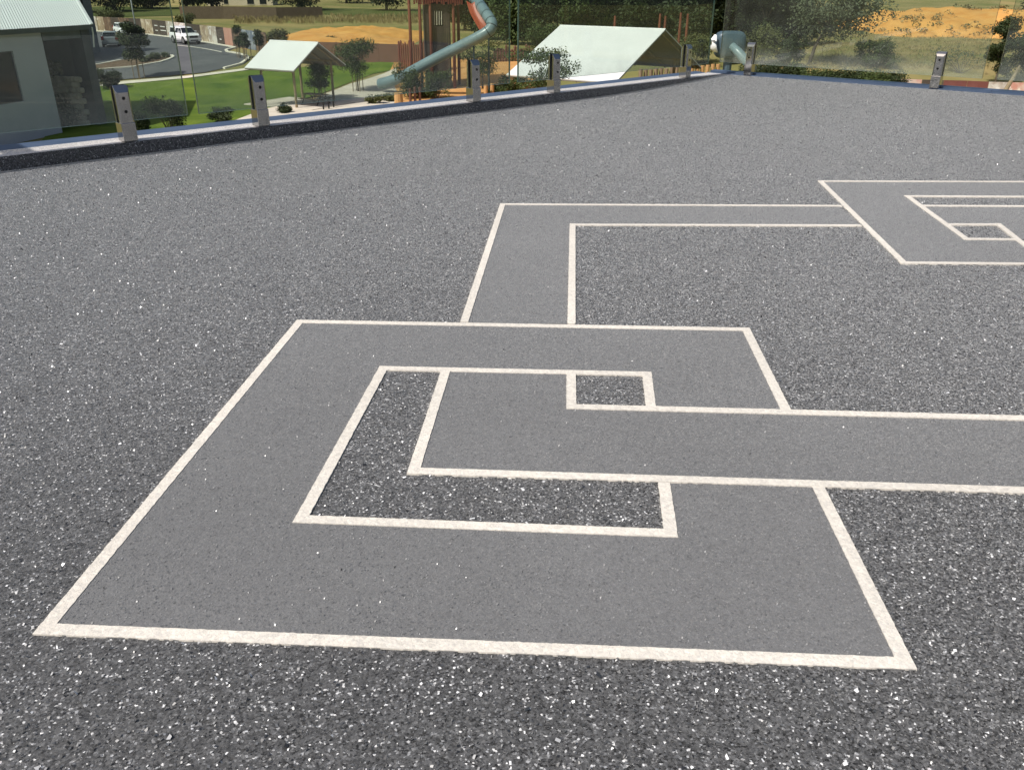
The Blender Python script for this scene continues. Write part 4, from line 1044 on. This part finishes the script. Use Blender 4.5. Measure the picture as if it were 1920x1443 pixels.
# ------------------------------------------------------------------ vehicles
M_carw = mat('white_car_paint', (.80,.80,.80), (.82,.82,.82), 1, 0.25, 0, 0, 0.6)
M_cars = mat('silver_car_paint', (.34,.37,.39), (.37,.40,.42), 1, 0.3, 0, 0.3, 0.6)
M_tyre = mat('tyre_rubber', (.018,.018,.018), (.028,.028,.028), 6, 0.8)
M_rim = mat('alloy_rim', (.42,.43,.44), (.5,.5,.5), 3, 0.3, 0, 0.8)
M_lamp = mat('lamp_lens', (.55,.57,.58), (.65,.66,.67), 3, 0.12, 0, 0, 0.8)
M_tail = mat('tail_lens', (.30,.02,.02), (.38,.03,.03), 3, 0.2, 0, 0, 0.7)
M_trim = mat('black_trim', (.02,.02,.021), (.03,.03,.03), 3, 0.5)
def sect(x, w, z0, z1, wt):
    y = [(-w*.90, z0), (-w, z0 + (z1-z0)*.25), (-w, z0 + (z1-z0)*.7), (-wt, z1), (wt, z1), (w, z0 + (z1-z0)*.7), (w, z0 + (z1-z0)*.25), (w*.90, z0)]
    return [Vector((x, a, b)) for a, b in y]
def cabin_windows(e, cab, x0, x1, xs0, xs1, zb, zt, wb, wt, panes, material=M_dglass):
    """side panes between roof and belt"""
    for s in (-1, 1):
        for a, b in panes:
            def P(f, z): return Vector((f, s*(wb + (wt - wb)*(z - zb)/(zt - zb) + .012), z))
            za, zc_ = zb + .07, zt - .10
            fa0 = a; fb0 = b
            vs = [P(fa0, za), P(fb0, za), P(fb0 - (.0 if b < x1 - .5 else .42), zc_), P(fa0 + (.0 if a > x0 + .3 else .18), zc_)]
            mb = MB(); mb.add(vs, [(0,1,2,3) if s < 0 else (3,2,1,0)]); mb.build('side_window', material, cab)
def vehicle(name, loc, heading, label, cat, body, cabin, panes, canopy=None, wheels=(1.5,-1.6), wr=.38, paint=M_carw, W=.92, nose=1.05):
    rz = math.atan2(heading[1], heading[0]); e = empty(name, loc, rz, label, cat, 'vehicles parked on the road')
    mb = MB(); mb.loft([sect(*s) for s in body]); bd = mb.build('body', paint, e, smooth=False, bevel=.03)
    x0, x1, xt0, xt1, zb, zt, wb, wt = cabin
    ring0 = [Vector((x0,-wb,zb)), Vector((x1,-wb,zb)), Vector((x1,wb,zb)), Vector((x0,wb,zb))]; ring1 = [Vector((xt0,-wt,zt)), Vector((xt1,-wt,zt)), Vector((xt1,wt,zt)), Vector((xt0,wt,zt))]
    mb = MB(); mb.loft([ring0, ring1]); cab = mb.build('cabin', paint, e, bevel=.05)
    cabin_windows(e, cab, x0, x1, xt0, xt1, zb, zt, wb, wt, panes)
    def fq(xa, xb, m_): 
        f = lambda k, z: (xa + (xb - xa)*k)
        A = [Vector((xa + (xb-xa)*.12, -wb*.93, zb + (zt-zb)*.12)), Vector((xa + (xb-xa)*.12, wb*.93, zb + (zt-zb)*.12)), Vector((xa + (xb-xa)*.88, wt*.93, zb + (zt-zb)*.88)), Vector((xa + (xb-xa)*.88, -wt*.93, zb + (zt-zb)*.88))]
        nn = (A[1]-A[0]).cross(A[3]-A[0]).normalized(); nn = nn if nn.x*m_ > 0 else -nn
        A = [v + nn*.015 for v in A]; mb = MB(); mb.add(A, [(0,1,2,3) if (A[1]-A[0]).cross(A[3]-A[0]).dot(nn) > 0 else (3,2,1,0)]); return mb
    fq(x1, xt1, 1).build('windscreen', M_dglass, cab)
    if not canopy: fq(x0, xt0, -1).build('rear_window', M_dglass, cab)
    for x in wheels:
        for s in (-1, 1):
            MB().tube([(x, s*(W - .02), wr), (x, s*(W + .004), wr)], wr*1.2, 20).build('wheel_arch', M_trim, bd)
            wl_ = MB().tube([(x, s*(W - .22), wr), (x, s*(W - .0), wr), (x, s*(W + .02), wr)], [wr, wr, wr*.9], 20).build('wheel', M_tyre, e)
            MB().tube([(x, s*(W - .02), wr), (x, s*(W + .026), wr)], wr*.62, 14).build('rim', M_rim, wl_)
    xf = body[-1][0]; xr_ = body[0][0]
    for s in (-1, 1):
        MB().box(xf - .10, xf + .02, s*W*.80 - .2, s*W*.80 + .2, nose - .30, nose - .12).build('headlight', M_lamp, bd)
        MB().box(xr_ - .02, xr_ + .1, s*W*.82 - .14, s*W*.82 + .14, .75, 1.1).build('tail_light', M_tail, bd)
        MB().box(x1 - .55, x1 - .38, s*(wb + .02), s*(wb + .24), zb + .08, zb + .30).build('mirror', paint, bd)
    MB().box(xf - .04, xf + .03, -W*.52, W*.52, nose - .36, nose - .12).build('grille', M_trim, bd)
    MB().box(xf - .06, xf + .07, -W*.85, W*.85, .36, .60).build('bumper', paint if paint is M_carw else M_trim, bd, bevel=.02)
    MB().box(xf + .02, xf + .075, -W*.5, W*.5, .40, .52).build('air_intake', M_trim, bd)
    if canopy:
        a, b, za, zb3 = canopy
        mb = MB(); mb.loft([[Vector((a,-.84,za)), Vector((b,-.84,za)), Vector((b,.84,za)), Vector((a,.84,za))], [Vector((a + .15,-.72,zb3)), Vector((b,-.72,zb3)), Vector((b,.72,zb3)), Vector((a + .15,.72,zb3))]]); cn = mb.build('canopy', paint, e, bevel=.05)
        for s in (-1, 1):
            vs = [Vector((a + .25, s*.835, za + .1)), Vector((b - .12, s*.835, za + .1)), Vector((b - .12, s*.765, zb3 - .14)), Vector((a + .34, s*.765, zb3 - .14))]
            mb = MB(); mb.add(vs, [(0,1,2,3) if s < 0 else (3,2,1,0)]); mb.build('side_window', M_dglass, cn)
    return e
g = GA(349, 83); g.z += .075
vehicle('utility_truck', g, (.66,-.75), 'white utility truck with a canopy parked in front of the hoarding', 'truck',
        [(-2.62,.86,.55,1.10,.84),(-2.5,.92,.45,1.12,.88),(-.9,.93,.36,1.14,.88),(1.2,.93,.36,1.16,.86),(2.2,.91,.38,1.10,.80),(2.55,.84,.42,1.0,.70),(2.62,.76,.48,.90,.62)],
        (-.95,1.38,-.85,.55,1.12,1.80,.84,.68), [(-.78,.12),(.2,1.18)], canopy=(-2.55,-1.0,1.1,1.84), wheels=(1.62,-1.48), wr=.40, W=.93, nose=1.08)
g = GA(233, 66.5); g.z += .075
vehicle('hatchback', g, (.62,-.78), 'white hatchback parked behind the young staked tree', 'car',
        [(-1.95,.72,.45,.95,.66),(-1.85,.83,.32,1.0,.76),(-.8,.86,.24,.98,.80),(1.0,.86,.24,.96,.78),(1.75,.82,.28,.84,.70),(1.98,.70,.36,.72,.55)],
        (-1.9,1.1,-1.45,.30,.95,1.50,.78,.60), [(-1.55,-.5),(-.42,.95)], wheels=(1.25,-1.2), wr=.31, W=.86, nose=.92)
g = GA(211, 88); g.z += .075
vehicle('hatchback', g, (-.34,.94), 'silver hatchback seen from behind in the shade of the dark building', 'car',
        [(-2.1,.74,.42,1.02,.66),(-1.98,.86,.30,1.06,.78),(-.8,.89,.24,1.02,.82),(1.1,.89,.24,.98,.80),(1.9,.84,.28,.86,.70),(2.12,.70,.36,.74,.55)],
        (-2.0,1.15,-1.45,.30,1.0,1.54,.80,.62), [(-1.6,-.5),(-.42,.98)], wheels=(1.32,-1.3), wr=.32, paint=M_cars, W=.89, nose=.95)
# street lamp
g = GA(266, 118); lm = empty('street_lamp', g, 0, 'slim grey street lamp post rising through the young tree', 'street lamp')
M_galv = mat('galvanised_steel', (.30,.31,.31), (.36,.37,.37), 3, 0.45, 0, 0.6)
MB().tube([(0,0,-.2),(0,0,3.5),(0,0,8.5)], [.085,.07,.05], 10).build('pole', M_galv, lm, smooth=True)
MB().tube([(0,0,8.4),(.3,0,8.9),(1.3,0,9.0)], [.05,.04,.035], 8).build('arm', M_galv, lm, smooth=True)
MB().box(1.2, 1.85, -.14, .14, 8.93, 9.05).build('lamp_head', M_galv, lm, bevel=.03)
MB().tube([(0,0,-.1),(0,0,.35)], .13, 10).build('base_cover', M_galv, lm)

# ------------------------------------------------------------------ far cream house
g = GA(438, 11); fh = empty('house', g, .1, 'far cream house with a dark roof at the top of the picture', 'house')
M_cream = mat('cream_render', (.62,.52,.38), (.68,.58,.44), .6, .85, .005); M_tile = mat('dark_roof_tile', (.10,.09,.085), (.14,.125,.12), 2, .8, .02)
MB().box(-6.4, 9.5, 0, 8, -.5, 2.7).build('wall', M_cream, fh)
for a, b in ((-2.2,-1.2),(3.4,5.0),(6.4,8.0)):
    w_ = MB().box(a, b, -.05, .05, .35, 2.0).build('window', M_dglass, fh); MB().box(a - .08, b + .08, -.09, -.02, .25, .34).build('sill', M_conc, w_)
mb = MB(); mb.add([Vector(v) for v in ((-7,-.6,2.7),(10.1,-.6,2.7),(10.1,8.6,2.7),(-7,8.6,2.7),(-3,4,5.0),(6,4,5.0))], [(0,1,5,4),(1,2,5),(2,3,4,5),(3,0,4),(3,2,1,0)]); mb.build('roof', M_tile, fh)
